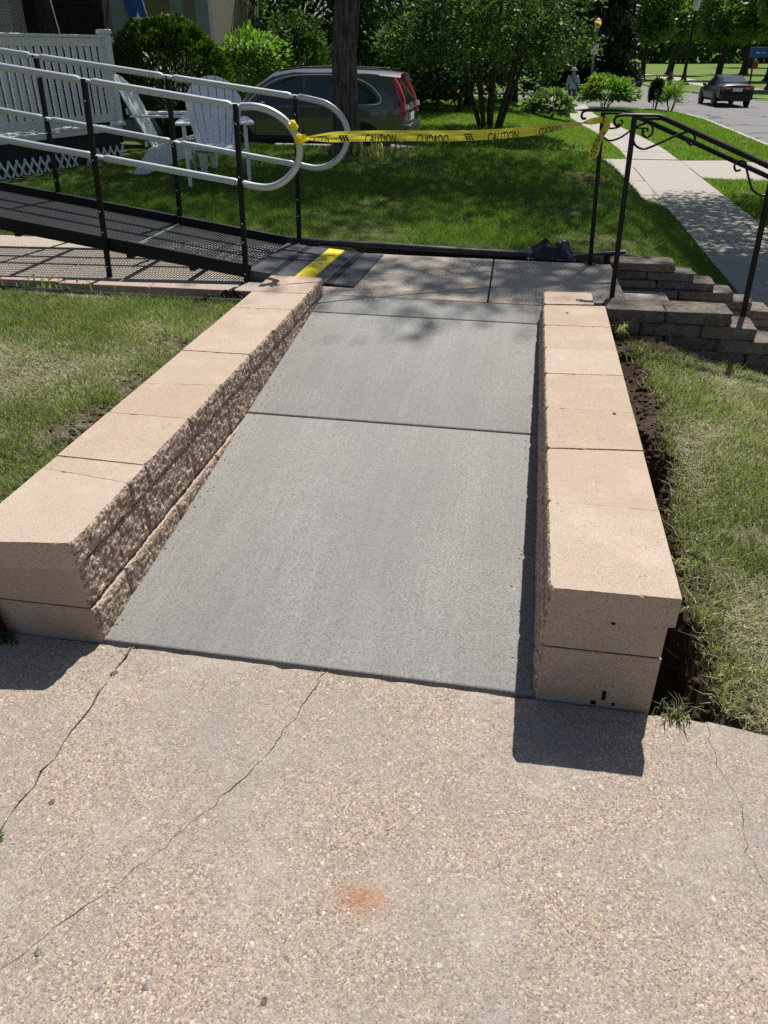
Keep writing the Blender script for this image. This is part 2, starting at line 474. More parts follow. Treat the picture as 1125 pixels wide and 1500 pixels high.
M['bark_dark'] = mat_bark('dark_bark', (.03, .024, .02), (.09, .075, .06))
M['soil'] = plain('dug_soil', (.060, .043, .031), .97, 0, .1, .5, 40, .9)
M['void'] = plain('dark_hollow', (.012, .010, .009), .9, 0, .1)
M['black_steel'] = plain('black_powder_coat', (.009, .009, .010), .5, .0, .22, .25, 60)
M['deck'] = plain('black_grating', (.050, .052, .058), .5, .0, .45, .3, 60)
M['iron'] = plain('black_painted_iron', (.010, .010, .010), .45, .0, .25, .3, 40, .15)
M['aluminium'] = plain('brushed_aluminium', (.50, .545, .53), .40, .45, .5, .08, 25)
M['bolt'] = plain('zinc_bolt', (.55, .55, .54), .35, .9)
M['rubber'] = plain('grey_rubber_mat', (.085, .090, .098), .85, 0, .25, .3, 300, .6)
M['rubber_dark'] = plain('black_rubber_strip', (.018, .018, .019), .8, 0, .25, .2, 200, .4)
M['yellow'] = plain('yellow_strip', (.80, .60, .015), .6, 0, .3, .08, 60)
M['yellow_tape'] = None
M['ink'] = plain('black_ink', (.01, .01, .01), .5)
M['edging'] = plain('black_plastic_edging', (.016, .016, .017), .45, 0, .45, .3, 30, .3)
M['bag'] = plain('black_plastic_sheet', (.010, .010, .012), .34, 0, .5, .2, 30)
M['white_vinyl'] = plain('white_vinyl', (.82, .81, .79), .45, 0, .4, .05, 8)
M['resin'] = plain('white_resin', (.85, .84, .82), .5, 0, .4, .10, 9, .1)
M['skirt'] = plain('dark_green_skirt', (.022, .030, .030), .7, 0, .3, .3, 9)
M['siding_dark'] = plain('dark_brown_siding', (.030, .024, .020), .8, 0, .2, .3, 8)
M['stucco'] = plain('grey_stucco', (.26, .25, .235), .9, 0, .2, .15, 40, .4)
M['siding_tan'] = plain('tan_siding', (.30, .27, .21), .8, 0, .2, .1, 10)
M['green_trim'] = plain('grey_green_trim', (.16, .20, .185), .7, 0, .3, .12, 10)
M['roof'] = plain('dark_shingle', (.05, .047, .045), .95, 0, .1, .3, 30)
M['window'] = mat_glass('window_glass', (.02, .024, .028))
M['car_glass'] = mat_glass('car_glass', (.012, .016, .018))
M['suv_paint'] = mat_paint('grey_brown_metallic', (.105, .105, .110), .35)
M['sedan_paint'] = mat_paint('black_blue_paint', (.005, .0055, .009), .0, .12)
M['chrome'] = plain('chrome_trim', (.72, .73, .74), .18, .95)
M['trim'] = plain('black_plastic_trim', (.02, .02, .021), .6)
M['tyre'] = plain('tyre_rubber', (.018, .018, .018), .85)
M['rim'] = plain('alloy_rim', (.42, .43, .44), .35, .7)
M['red_lamp'] = mat_glass('red_lamp_glass', (.42, .012, .016))
M['clear_lamp'] = mat_glass('clear_lamp_glass', (.62, .60, .60))
M['plate'] = plain('number_plate', (.62, .66, .70), .5)
M['hydrant'] = plain('dark_red_iron', (.13, .028, .022), .55)
M['lamp_metal'] = plain('lamp_grey_metal', (.10, .10, .10), .5)
M['blue_sign'] = plain('blue_sign', (.022, .085, .34), .5)
M['red_sign'] = plain('red_sign', (.30, .04, .03), .5)
M['white_sign'] = plain('white_sign', (.66, .66, .64), .5)
M['bench_wood'] = plain('dark_bench_wood', (.055, .035, .024), .8, 0, .2, .4, 30, .3)
M['shirt'] = plain('light_blue_shirt', (.30, .42, .58), .9)
M['trousers'] = plain('navy_trousers', (.035, .05, .10), .9)
M['skin'] = plain('skin', (.42, .25, .18), .6)
M['cloth_dark'] = plain('dark_strap', (.02, .022, .03), .8)
M['hat'] = plain('grey_sun_hat', (.40, .42, .44), .9)
M['flag'] = plain('flag_blue', (.028, .075, .26), .85)
M['flag_white'] = plain('flag_white', (.62, .64, .68), .85)
M['orange'] = plain('orange_flower', (.55, .10, .05), .7)
M['leaf_main'] = mat_leaf('street_tree_leaf', (.045, .095, .020), (.12, .205, .048), .4)
M['leaf_dark'] = mat_leaf('dark_leaf', (.022, .048, .014), (.075, .13, .032), .32)
M['leaf_ornamental'] = mat_leaf('ornamental_leaf', (.020, .045, .012), (.125, .20, .052), .33)
M['leaf_park'] = mat_leaf('park_leaf', (.05, .10, .022), (.14, .22, .055), .42)
M['leaf_fir'] = mat_leaf('fir_needles', (.012, .026, .011), (.030, .055, .018), .12)
M['leaf_thuja'] = mat_leaf('thuja_sprays', (.045, .085, .012), (.105, .160, .022), .25)
M['leaf_light'] = mat_leaf('pale_shrub_leaf', (.10, .17, .035), (.21, .30, .075), .42)
M['leaf_hosta'] = mat_leaf('hosta_leaf', (.07, .12, .035), (.32, .36, .22), .3)
t_ = NT('caution_tape_film'); t_.done((.90, .82, .07), .35, spec=.5)
tr_ = t_.n('ShaderNodeBsdfTranslucent'); tr_.inputs['Color'].default_value = (.95, .85, .10, 1)
ms_ = t_.n('ShaderNodeMixShader'); ms_.inputs[0].default_value = .5
t_.l(t_.b.outputs[0], ms_.inputs[1]); t_.l(tr_.outputs[0], ms_.inputs[2]); t_.l(ms_.outputs[0], t_.out.inputs[0])
M['yellow_tape'] = t_.m
t_ = NT('amber_lamp'); t_.b.inputs['Emission Color'].default_value = (1.0, .38, .06, 1); t_.b.inputs['Emission Strength'].default_value = .9; t_.done((.5, .2, .05), .4)
M['amber'] = t_.m

# ------------------------------------------------------------------ the lie of the land
WALK_Z = lambda y: 0.006 + 0.0895 * (y - 1.645)
LAND_Z = 0.270
SW_X0, SW_X1, SW_Z, ROAD_Z = 2.57, 3.87, -0.90, -1.02
ROAD_X = 7.2

def sw_shift(y):                       # the pavement drifts left past the drive
    return -1.15 * smooth(24, 42, y)

ROAD_IN = [(7.2, 4), (7.2, 37.5), (6.95, 40.8), (6.1, 43.6), (4.5, 45.3), (2.6, 46.1), (-30, 48)]            # near kerb, turning into the side street
ROAD_FAR = [(-30, 60), (2.4, 59.5), (4.7, 60.4), (5.9, 63), (6.2, 67), (6.2, 86), (4, 96), (-3, 110), (-14, 120)]   # far left corner
ROAD_OUT = [(14.6, 4), (14.6, 50), (13.7, 55), (11.6, 61.5), (10.4, 66), (9.3, 74), (9.0, 86), (7.4, 97), (1, 112), (-10, 124)]
ROAD_POLY = ROAD_IN + ROAD_FAR + ROAD_OUT[::-1]
def in_road(x, y):
    c = np.zeros(np.broadcast(x, y).shape, bool); n = len(ROAD_POLY)
    for i in range(n):
        (x0, y0), (x1, y1) = ROAD_POLY[i], ROAD_POLY[(i + 1) % n]
        if y0 == y1: continue
        c ^= ((y0 > y) != (y1 > y)) & (x < (x1 - x0) * (y - y0) / (y1 - y0) + x0)
    return c
def flare_x(y):                        # the lawn's corner rounds off at the drive
    return SW_X0 - 1.25 * smooth(15.2, 18.9, y) * (y < 19.2)

def ground_z(x, y):
    x = np.asarray(x, float); y = np.asarray(y, float)
    bumps = 0.012 * vnoise(x * 1.7, y * 1.7, 1) + 0.006 * vnoise(x * 9, y * 9, 2, 2)
    # upper lawn, crest, dip to the neighbour's drive, neighbour's lawn
    up = 0.30 - 0.80 * smooth(11.9, 15.6, y) + 0.10 * smooth(23.2, 30, y)
    up = up + 0.05 * smooth(6, 9, y) * smooth(0.9, -1.2, x) * (1 - smooth(11.5, 13, y))
    up = up - 0.35 * smooth(38, 60, y) - .42 * (y > 22.9) * (1 - smooth(22.9, 26.5, y)) * smooth(-5, -2, x)
    e0 = 0.75 - 1.0 * smooth(14, 18, y) - 1.4 * smooth(23, 32, y); sh = sw_shift(y)
    fx = np.minimum(SW_X0 + sh, flare_x(y) + 3 * (y > 19.2))
    bank = smooth(0, 1, (x - e0) / (fx - e0))
    z = up * (1 - bank) + (SW_Z - 0.02) * bank
    # front left lawn
    zl = 0.275 * smooth(1.35, 1.95, y) - .01 * smooth(3.6, 4.3, y)
    # front right lawn with the dug trench along the wall
    tw = 0.620 + 0.09 * vnoise(y * 3.1, y * 0 + 4, 5) - .05 * smooth(2.0, 2.2, y) * smooth(2.5, 2.3, y)
    zr = -0.01 + 0.16 * smooth(1.6, 4.4, y) - 0.16 * np.clip(x - 0.6, 0, 9) * smooth(1.5, 3.6, y) - .03 * np.clip(x - .6, 0, 9)
    zr = np.maximum(zr, -0.9)
    trench = (1 - smooth(tw - 0.05, tw + 0.05, x)) * smooth(1.60, 1.66, y) * (1 - smooth(2.95, 3.3, y)) * (0.8 + .35 * vnoise(x * 6, y * 6, 9)) * (1 - .75 * smooth(1.98, 2.12, y) * smooth(2.42, 2.28, y))
    zr = zr - 0.46 * trench
    zr = zr - 0.08 * (1 - smooth(.58, .70, x)) * smooth(2.9, 3.1, y) * smooth(4.3, 3.9, y) * (.5 + vnoise(x * 5, y * 5, 12))
    front = y < 4.52
    z = np.where(front & (x < -0.5), zl, z)
    z = np.where(front & (x >= -0.5), zr, z)
    z = np.where((y >= 4.40) & (y < 4.75) & (x < -1.3), 0.20, z)
    z = np.where((y >= 4.58) & (y < 5.74) & (x < 0.66) & (x > -1.6), 0.10, z)           # under the landing
    z = np.where((y >= 4.60) & (y < 5.95) & (x <= -1.5), 0.15, z)                        # under the pad
    z = np.where((x > -1.47) & (x < 0.44) & (y < 4.62) & (y > 1.58), -0.30, z)           # under the walk and its walls
    st = 0.10 - 0.46 * (x - 0.63)
    z = np.where((x >= 0.60) & (x < 2.9) & (y > 4.50) & (y < 5.86), np.maximum(st - 0.25, -1.1), z)   # under the steps
    z = np.where((x > SW_X0 + sh) & (x < SW_X1 + sh), SW_Z - 0.10, z)
    z = np.where((x >= SW_X1 + sh), SW_Z - 0.015, z)
    z = np.where((y > 18.9) & (y < 22.95) & (x <= SW_X1) & (x > -10), -0.64 - 0.26 * smooth(-3.6, -1.2, x) - 0.10, z)
    z = np.where((y > 19.55) & (y < 22.95) & (x > SW_X1) & (x < ROAD_X), SW_Z - .16, z)
    z = np.where((y < 1.60) & (x > -4.6), -0.016, z)
    z = np.where((y >= 1.58) & (y < 1.66) & (x > .44) & (x < .70), -.06, z)
    z = np.where((x > flare_x(y) + .02) & (x < SW_X0 + .1) & (y > 14.5) & (y < 19.2), SW_Z - .10, z)
    rd = in_road(x, y)
    far = (y > 60) | (x > 15) | (x < -12) | (y < -3)
    z = np.where(far, np.where((x < -12) & (y < 46) | (y < -3), np.minimum(z, .2), SW_Z - .015), z)
    z = np.where(rd, ROAD_Z - .12, z)
    return np.where(far, z, z + bumps * ((y > 1.64) & (x < 7)))

def axis(lo, hi, step, far_lo, far_hi):
    a = list(np.arange(lo, hi + 1e-6, step)); s = step; v = hi
    while v < far_hi: s = min(s * 1.18, 12); v += s; a.append(v)
    s = step; v = lo
    while v > far_lo: s = min(s * 1.18, 12); v -= s; a.insert(0, v)
    return np.array(a)

gx = axis(-5.5, 4.2, 0.055, -320, 420); gx = np.concatenate([gx[gx <= .42], np.arange(.44, .92, .018), gx[gx >= .93]])
gy = axis(1.3, 6.2, 0.036, -40, 40)
gy = np.concatenate([gy[gy <= 6.2], np.arange(6.3, 24, .13), axis(24.2, 60, .4, 24.2, 620)])
GX, GY = np.meshgrid(gx, gy)
GZ = ground_z(GX, GY)
ny_, nx_ = GX.shape
idx = np.arange(ny_ * nx_).reshape(ny_, nx_)
gf = np.stack([idx[:-1, :-1], idx[:-1, 1:], idx[1:, 1:], idx[1:, :-1]], -1).reshape(-1, 4)
gm = fast_mesh('ground', np.stack([GX, GY, GZ], -1).reshape(-1, 3), gf, smooth_shade=True)
tag(link('ground', gm, M['ground']), kind='structure')

# ------------------------------------------------------------------ driveway of exposed aggregate, cracked
def jag(pts, step=.035, amp=.007, seed=0):
    r = random.Random(seed); out = []
    for (x0, y0), (x1, y1) in zip(pts[:-1], pts[1:]):
        L = math.hypot(x1 - x0, y1 - y0); n = max(1, int(L / step))
        for k in range(n):
            t = k / n
            out.append((x0 + (x1 - x0) * t + r.uniform(-amp, amp), y0 + (y1 - y0) * t + r.uniform(-amp, amp) * .6))
    out.append(pts[-1]); return out

def offset(line, d0, d1, seed=0, rough=.5):
    """shift a (mostly vertical) line sideways by d0..d1 with a little unevenness"""
    r = random.Random(seed); n = len(line)
    return [(x + (d0 + (d1 - d0) * i / n) * (1 + r.uniform(-rough, rough)), y) for i, (x, y) in enumerate(line)]

drive = empty('driveway', kind='structure')
back = lambda x: 1.640 - .012 * (x + 1.16) - (.16 * max(0, x - .62) if x > .62 else 0)
J = jag([(-1.055, back(-1.055)), (-1.062, 1.30), (-1.07, .98), (-1.09, 0), (-1.12, -4)], .045, .006, 1)
C1 = jag([(-.455, back(-.455)), (-.50, 1.42), (-.525, 1.31), (-.60, 1.16), (-.68, 1.01), (-.80, .83), (-.89, .70), (-1.02, .55), (-1.075, .47)], .022, .008, 2)
C2 = jag([(.607, back(.607)), (.60, 1.47), (.635, 1.36), (.62, 1.22), (.66, 1.08), (.65, .8), (.8, .2), (1.0, -4)], .02, .006, 3)
def edge_back(x0, x1, seed):           # the crumbled rear edge against the new concrete
    n = max(2, int(abs(x1 - x0) / .03)); r = random.Random(seed)
    return [(x0 + (x1 - x0) * k / n, back(x0 + (x1 - x0) * k / n) - abs(r.gauss(0, .0035))) for k in range(n + 1)]
Jl = offset(J, -.003, -.006, 1, .9); Jr = offset(J, .003, .006, 2, .9)
cw = [.0013 * max(0.0, .40 + 1.2 * mnoise.noise(Vector((i * .23, 7.7, 0)))) * (1 - .5 * i / len(C1)) for i in range(len(C1))]   # the crack opens and closes
Cl = [(x - w, y) for (x, y), w in zip(C1, cw)]; Cr = [(x + w + .00015, y) for (x, y), w in zip(C1, cw)]
Dl = offset(C2, -.0006, -.0003, 5, .8); Dr = offset(C2, .0006, .0003, 6, .8)
def slab(parent, name, poly, z0, z1, mat, bevel=.0007, seg=1):
    return MB().prism(poly, z0, z1).build(name, mat, parent, bevel=bevel, seg=seg)
nj = min(range(len(J)), key=lambda i: abs(J[i][1] - .47))
slab(drive, 'slab', [(-5, -4)] + Jl[::-1] + edge_back(Jl[0][0] - .01, -5, 1) , -.11, -.002, M['aggregate'])
slab(drive, 'slab', Jr[:nj][::-1] + edge_back(Jr[0][0] + .004, Cl[0][0] - .004, 2) + Cl[:-1], -.11, .001, M['aggregate'])
slab(drive, 'slab', Cr[:-1][::-1] + edge_back(Cr[0][0] + .004, Dl[0][0] - .004, 3) + Dl + Jr[nj + 1:][::-1], -.11, 0.0, M['aggregate'])
slab(drive, 'slab', Dr[::-1] + edge_back(Dr[0][0] + .004, 4.5, 4) + [(4.5, -4)], -.11, -.001, M['aggregate'])
# ------------------------------------------------------------------ new broomed walk
walk = empty('walkway', kind='structure')
def walk_slab(y0, y1, z):
    m = MB()
    zf = lambda x, y: z(y)
    m.prism([(-1.168, y0), (.160, y0 - .016), (.160, y1 - .016), (-1.168, y1)], lambda x, y: z(y) - .13, zf)
    return m.build('slab', M['new_concrete'], walk, bevel=.009, seg=3, shade=True)
walk_slab(1.652, 3.093, WALK_Z)
walk_slab(3.104, 4.318, WALK_Z)
walk_slab(4.327, 4.604, WALK_Z)
MB().box((-.5, 2.4, -.28), (1.30, 1.5, .1)).build('base', M['soil'], walk)

# ------------------------------------------------------------------ old landing and the pad under the ramp
landing = empty('landing', kind='structure')
LZ = lambda x, y: LAND_Z + .004 * (y - 4.6)
def land_slab(poly): MB().prism(poly, lambda x, y: .12, LZ).build('slab', M['old_concrete'], landing, bevel=.006, seg=2)
land_slab([(-1.74, 4.612), (-.170, 4.600), (-.186, 5.700), (-1.70, 5.745)])
land_slab([(-.160, 4.600), (.160, 4.596), (.165, 4.44), (.50, 4.44), (.50, 4.70), (.655, 4.70), (.628, 5.672), (-.176, 5.695)])
pad = empty('ramp_pad', kind='structure')
for x0, x1 in ((-1.755, -3.05), (-3.06, -4.4), (-4.41, -5.9)):
    MB().prism([(x1, 4.70), (x0, 4.70), (x0, 5.93), (x1, 5.93)], .14, .262).build('slab', M['old_concrete'], pad, bevel=.006)
xs = [-1.60, -2.30, -2.92, -3.50, -4.1, -4.7]
for a, b in zip(xs[:-1], xs[1:]):
    dz = random.uniform(-.008, .006)
    MB().prism([(b + .004, 4.60), (a - .004, 4.605), (a - .004, 4.694), (b + .004, 4.692)], .13, .272 + dz).build('edging_stone', M['edging_stone'], pad, bevel=.008)

# ------------------------------------------------------------------ split-face block walls
def split_block(parent, side, X, depth, f0, f1, b0, b1, z0, z1, seed, amp=.011, name='block'):
    """rough face in the plane x = X looking to `side` (+1/-1); y runs f0..f1 on the face, b0..b1 at the back"""
    L, Hh = f1 - f0, z1 - z0
    nx, nz = max(4, int(L / .0085)), max(4, int(Hh / .0085))
    V = []; r = random.Random(seed); off = Vector((seed * 3.17, seed * 1.3, 0))
    for j in range(nz + 1):
        for i in range(nx + 1):
            u, w = i / nx, j / nz
            y, z = f0 + u * L, z0 + w * Hh
            p = Vector((y * 24, z * 24, 0)) + off
            d = mnoise.noise(p * .5) * .30 + mnoise.cell(p * 1.3 + Vector((5, 2, 0)) + mnoise.noise_vector(p * 1.1) * .6) * .22 + mnoise.noise(p * 2.4) * .40 + mnoise.noise(p * 5.2) * .34
            ed = min(u * L, (1 - u) * L); ez = min(w * Hh, (1 - w) * Hh)
            pull = max(0, 1 - ed / .012) * .009 + max(0, 1 - ez / .012) * .006
            V.append((X + side * (amp * d - pull), y + (r.uniform(-.002, .002) if 0 < i < nx else 0), z + (r.uniform(-.002, .002) if 0 < j < nz else 0)))
    g = lambda i, j: j * (nx + 1) + i
    F = [(g(i, j), g(i + 1, j), g(i + 1, j + 1), g(i, j + 1)) for j in range(nz) for i in range(nx)]
    nb = len(V); Xb = X - side * depth; nrough = len(F)
    V += [(Xb, b0, z0), (Xb, b1, z0), (Xb, b0, z1), (Xb, b1, z1)]
    T = [.11 + .85 * q / 20 for q in range(21)]
    def edge(ya, yb, sg):              # the upper end edge, slightly chipped, and the sound line just below it
        e, u = [], []
        for t in T:
            chip = abs(r.gauss(0, .0009)) + (.006 * r.random() if r.random() < .07 else 0)
            V.append((X - side * depth * t, ya + (yb - ya) * t + sg * chip, z1 - (.0012 if chip > .002 else 0))); e.append(len(V) - 1)
        for t in T:
            V.append((X - side * depth * t, ya + (yb - ya) * t, z1 - .005)); u.append(len(V) - 1)
        return e, u
    (e0, u0), (e1, u1) = edge(f0, b0, 1), edge(f1, b1, -1)
    # top: a row of quads behind the broken edge, then strips to the back
    row = [e0[0]]
    for i in range(1, nx):
        A, B = Vector(V[e0[0]]), Vector(V[e1[0]]); V.append(tuple(A.lerp(B, i / nx))); row.append(len(V) - 1)
    row.append(e1[0])
    F += [(g(i, nz), g(i + 1, nz), row[i + 1], row[i]) for i in range(nx)]
    F += [tuple(row) + (e1[1], e0[1])] + [(e0[q], e1[q], e1[q + 1], e0[q + 1]) for q in range(1, 20)] + [(e0[20], e1[20], nb + 3, nb + 2)]
    # bottom
    V.append((X - side * depth * .11, f0 + (b0 - f0) * .11, z0)); k0 = len(V) - 1
    V.append((X - side * depth * .11, f1 + (b1 - f1) * .11, z0)); k1 = len(V) - 1
    F += [tuple(g(i, 0) for i in range(nx + 1)) + (k1, k0), (k0, k1, nb + 1, nb)]
    # ends
    for ci, e, u, kk, bt, bb in ((0, e0, u0, k0, nb + 2, nb), (nx, e1, u1, k1, nb + 3, nb + 1)):
        colv = [kk]
        for j in range(1, nz):
            A, B = Vector(V[kk]), Vector(V[u[0]]); V.append(tuple(A.lerp(B, j / nz))); colv.append(len(V) - 1)
        colv.append(u[0])
        F += [(g(ci, j), g(ci, j + 1), colv[j + 1], colv[j]) for j in range(nz)] + [(g(ci, nz), e[0], u[0])]
        F += [(e[q], e[q + 1], u[q + 1], u[q]) for q in range(20)] + [(e[20], bt, u[20])]
        F += [tuple(colv) + tuple(u[1:]) + (bt, bb)]
    F += [(nb, nb + 2, nb + 3, nb + 1)]
    me = bpy.data.meshes.new(name); me.from_pydata(V, [], F)
    me.materials.append(M['cap']); me.materials.append(M['split'])
    for k, p in enumerate(me.polygons): p.material_index = 1 if k < nrough else 0
    bm = bmesh.new(); bm.from_mesh(me); bmesh.ops.recalc_face_normals(bm, faces=bm.faces[:]); bm.to_mesh(me); bm.free()
    return link(name, me, None, parent)

GAP = .0016
def course(parent, side, X, depth, joints, z0, z1, seed, name, amp=.011):
    """joints: list of (y on face, y at back)"""
    for k, (a, b) in enumerate(zip(joints[:-1], joints[1:])):
        split_block(parent, side, X, depth, a[0] + GAP, b[0] - GAP * random.uniform(.6, 2.2), a[1] + GAP, b[1] - GAP * random.uniform(.6, 2.2), z0, z1 + random.uniform(-.0015, .0015), seed + k, amp, name)

lw = empty('block_wall', (-1.32, 1.65, 0), label='low tan block wall with rough split face left of the new concrete walk', cat='wall', group='block walls flanking the walk')
lj = [1.628] + [flat(x, y, .37).y for x, y in ((184, 707), (209, 681), (271, 613), (324, 564), (362, 519), (396, 484), (424, 453), (449, 430))] + [4.60]
lb = [1.585] + [flat(x, y, .37).y for x, y in ((60, 685), (93, 668), (160, 604), (215, 562), (268, 513), (305, 484), (345, 450), (372, 426))] + [4.62]
course(lw, 1, -1.160, .330, list(zip(lj, lb)), .2815, .370, 100, 'cap_block', .0095)
course(lw, 1, -1.163, .318, [(y, y) for y in (1.644, 2.06, 2.47, 2.88, 3.29, 3.70, 4.11, 4.585)], .1295, .2765, 200, 'block', .0105)
course(lw, 1, -1.150, .330, [(y, y) for y in (1.644, 1.86, 2.27, 2.68, 3.09)], -.030, .1240, 300, 'block', .009)

rw = empty('block_wall', (.30, 1.63, 0), label='low tan block wall casting shade on the walk, right of the new concrete', cat='wall', group='block walls flanking the walk')
rj = [1.606, 2.052, 2.413, 2.765, 3.13, 3.46, 3.80, 4.155]
rb = [1.612, 2.046, 2.446, 2.764, 3.156, 3.47, 3.82, 4.185]
course(rw, -1, .143, .322, list(zip(rj, rb)), .306, .395, 400, 'cap_block', .0032)
split_block(rw, -1, .146, .262, 4.160, 4.415, 4.192, 4.425, .306, .398, 470, .006, 'cap_block')
course(rw, -1, .140, .312, [(y, y) for y in (1.628, 1.84, 2.25, 2.66, 3.07, 3.48, 3.89, 4.40)], .1925, .3015, 500, 'block', .006)
course(rw, -1, .143, .312, [(y, y) for y in (1.627, 2.04, 2.45, 2.86, 3.27, 3.68)], -.040, .1870, 600, 'block', .006)
# dark pin slots in the end blocks
for (x, z, w, h) in ((.318, .290, .010, .011), (.330, .040, .010, .034), (.305, .010, .014, .014), (.358, .012, .008, .012)):
    MB().box((x, 1.6290, z), (w, .006, h)).build('pin_slot', M['void'], rw, bevel=.002)
for (x, z, w, h) in ((-1.285, .270, .010, .008), (-1.245, .118, .010, .016)):
    MB().box((x, 1.6510, z), (w, .006, h)).build('pin_slot', M['void'], lw, bevel=.002)

# ------------------------------------------------------------------ steps down to the pavement, with tumbled stone cheeks
steps = empty('steps', (.63, 5.2, LAND_Z), label='concrete steps going down from the landing to the public sidewalk', cat='steps')
for k in range(1, 7):
    x0 = .63 + .36 * (k - 1); z = LAND_Z - .165 * k
    MB().box((x0 + .195, 5.175, z - .11), (.395, .985, .22)).build('step', M['old_concrete'], steps, bevel=.012)

def tumbled(seed):
    bm = bmesh.new(); bmesh.ops.create_cube(bm, size=1.0)
    bmesh.ops.bevel(bm, geom=bm.edges[:], offset=.075, segments=2, profile=.6, affect='EDGES')
    bmesh.ops.subdivide_edges(bm, edges=[e for e in bm.edges if e.calc_length() > .4], cuts=3, use_grid_fill=True)
    for v in bm.verts:
        n = mnoise.noise_vector(v.co * 2.3 + Vector((seed * 9.1, 0, 0))) * .06 + mnoise.noise_vector(v.co * 6 + Vector((seed * 5.1, 3, 0))) * .04
        v.co += Vector((n.x * .4, n.y * .6, n.z))
    for f in bm.faces: f.smooth = True
    me = bpy.data.meshes.new('stone'); bm.to_mesh(me); bm.free(); me.materials.append(M['step_stone']); return me
STONES = [tumbled(i) for i in range(6)]
def stone(parent, x0, x1, y0, y1, z0, z1):
    o = bpy.data.objects.new('stone', STONES[random.randrange(6)]); COL.objects.link(o)
    o.parent = parent; L = Vector(parent.location)
    o.location = Vector(((x0 + x1) / 2 + random.uniform(-.003, .003), (y0 + y1) / 2 + random.uniform(-.008, .008), (z0 + z1) / 2)) - L
    o.scale = (x1 - x0 - .004, (y1 - y0) * random.uniform(.95, 1.03), z1 - z0 - .001)
    o.rotation_euler = (0, 0, R(random.uniform(-1.2, 1.2)) + (math.pi if random.random() < .5 else 0))
    return o
def cheek(root, y0, y1, ztop, h, n, x_start, end0, dend, xmax, zoff=0.0):
    for k in range(n):
        z1 = ztop - h * k; xe = min(end0 + dend * k, xmax)
        x = x_start + (0 if k % 2 == 0 else -.14) ; r = random.Random(k * 7 + int(y0 * 10))
        cuts = []; e = xe
        while e > x_start + .06:
            L = r.uniform(.26, .40) if k else r.uniform(.30, .44)
            cuts.append((max(e - L, x_start), e)); e -= L
        for a, b in cuts:
            stone(root, a, b, y0, y1, z1 - h, z1)
near_cheek = empty('stone_wall', (.9, 4.56, 0), label='stepped wall of tumbled grey stones at the near side of the steps', cat='wall', group='stone walls beside the steps')
cheek(near_cheek, 4.45, 4.672, .312, .074, 7, .50, 1.185, .145, 2.6)
far_cheek = empty('stone_wall', (.9, 5.78, 0), label='stepped wall of tumbled grey stones at the lawn side of the steps', cat='wall', group='stone walls beside the steps')
cheek(far_cheek, 5.678, 5.90, .288, .058, 14, .635, 1.068, .138, 2.55)

# ------------------------------------------------------------------ pavement, drive, road, kerbs, park path
sw = empty('sidewalk', kind='structure')
def panel(x0, x1, y0, y1, parent=sw, name='slab', z=SW_Z):
    d = random.uniform(-.004, .004); g = .006
    MB().prism([(x0 + sw_shift(y0), y0 + g), (x1 + sw_shift(y0), y0 + g), (x1 + sw_shift(y1), y1 - g), (x0 + sw_shift(y1), y1 - g)], z - .09, z + d).build(name, M['walk_concrete'], parent, bevel=.006)
y = 2.4
while y < 44.5:
    y1 = y + (1.72 if y < 36 else 3.4)
    if y1 > 19.6 and y < 22.9:
        panel(SW_X0 - .02, SW_X1 + .02, y, min(y1, 22.9)) if y > 19.6 else panel(SW_X0, SW_X1, y, y1)
    else: panel(SW_X0, SW_X1, y, y1)
    y = y1
ndrive = empty('neighbour_drive', kind='structure')
dz = lambda x, y: -0.64 - 0.26 * float(smooth(-3.6, -1.2, x))
for x0, x1 in ((-10, -7), (-6.99, -4.2), (-4.19, -1.6), (-1.59, .5), (.51, 2.545)):
    n = 5; xsn = [x0 + (x1 - x0) * k / n for k in range(n + 1)]
    MB().prism([(x, 18.95) for x in xsn] + [(x, 22.9) for x in xsn[::-1]], lambda x, y: dz(x, y) - .09, dz).build('slab', M['walk_concrete'], ndrive)
for x0, x1 in ((3.90, 5.5), (5.51, 7.17)):
    MB().prism([(x0, 19.66), (x1, 19.3), (x1, 23.2), (x0, 22.88)], -1.1, lambda x, y: SW_Z - .006 - .09 * float(smooth(5.6, 7.2, x))).build('slab', M['walk_concrete'], ndrive, bevel=.006)

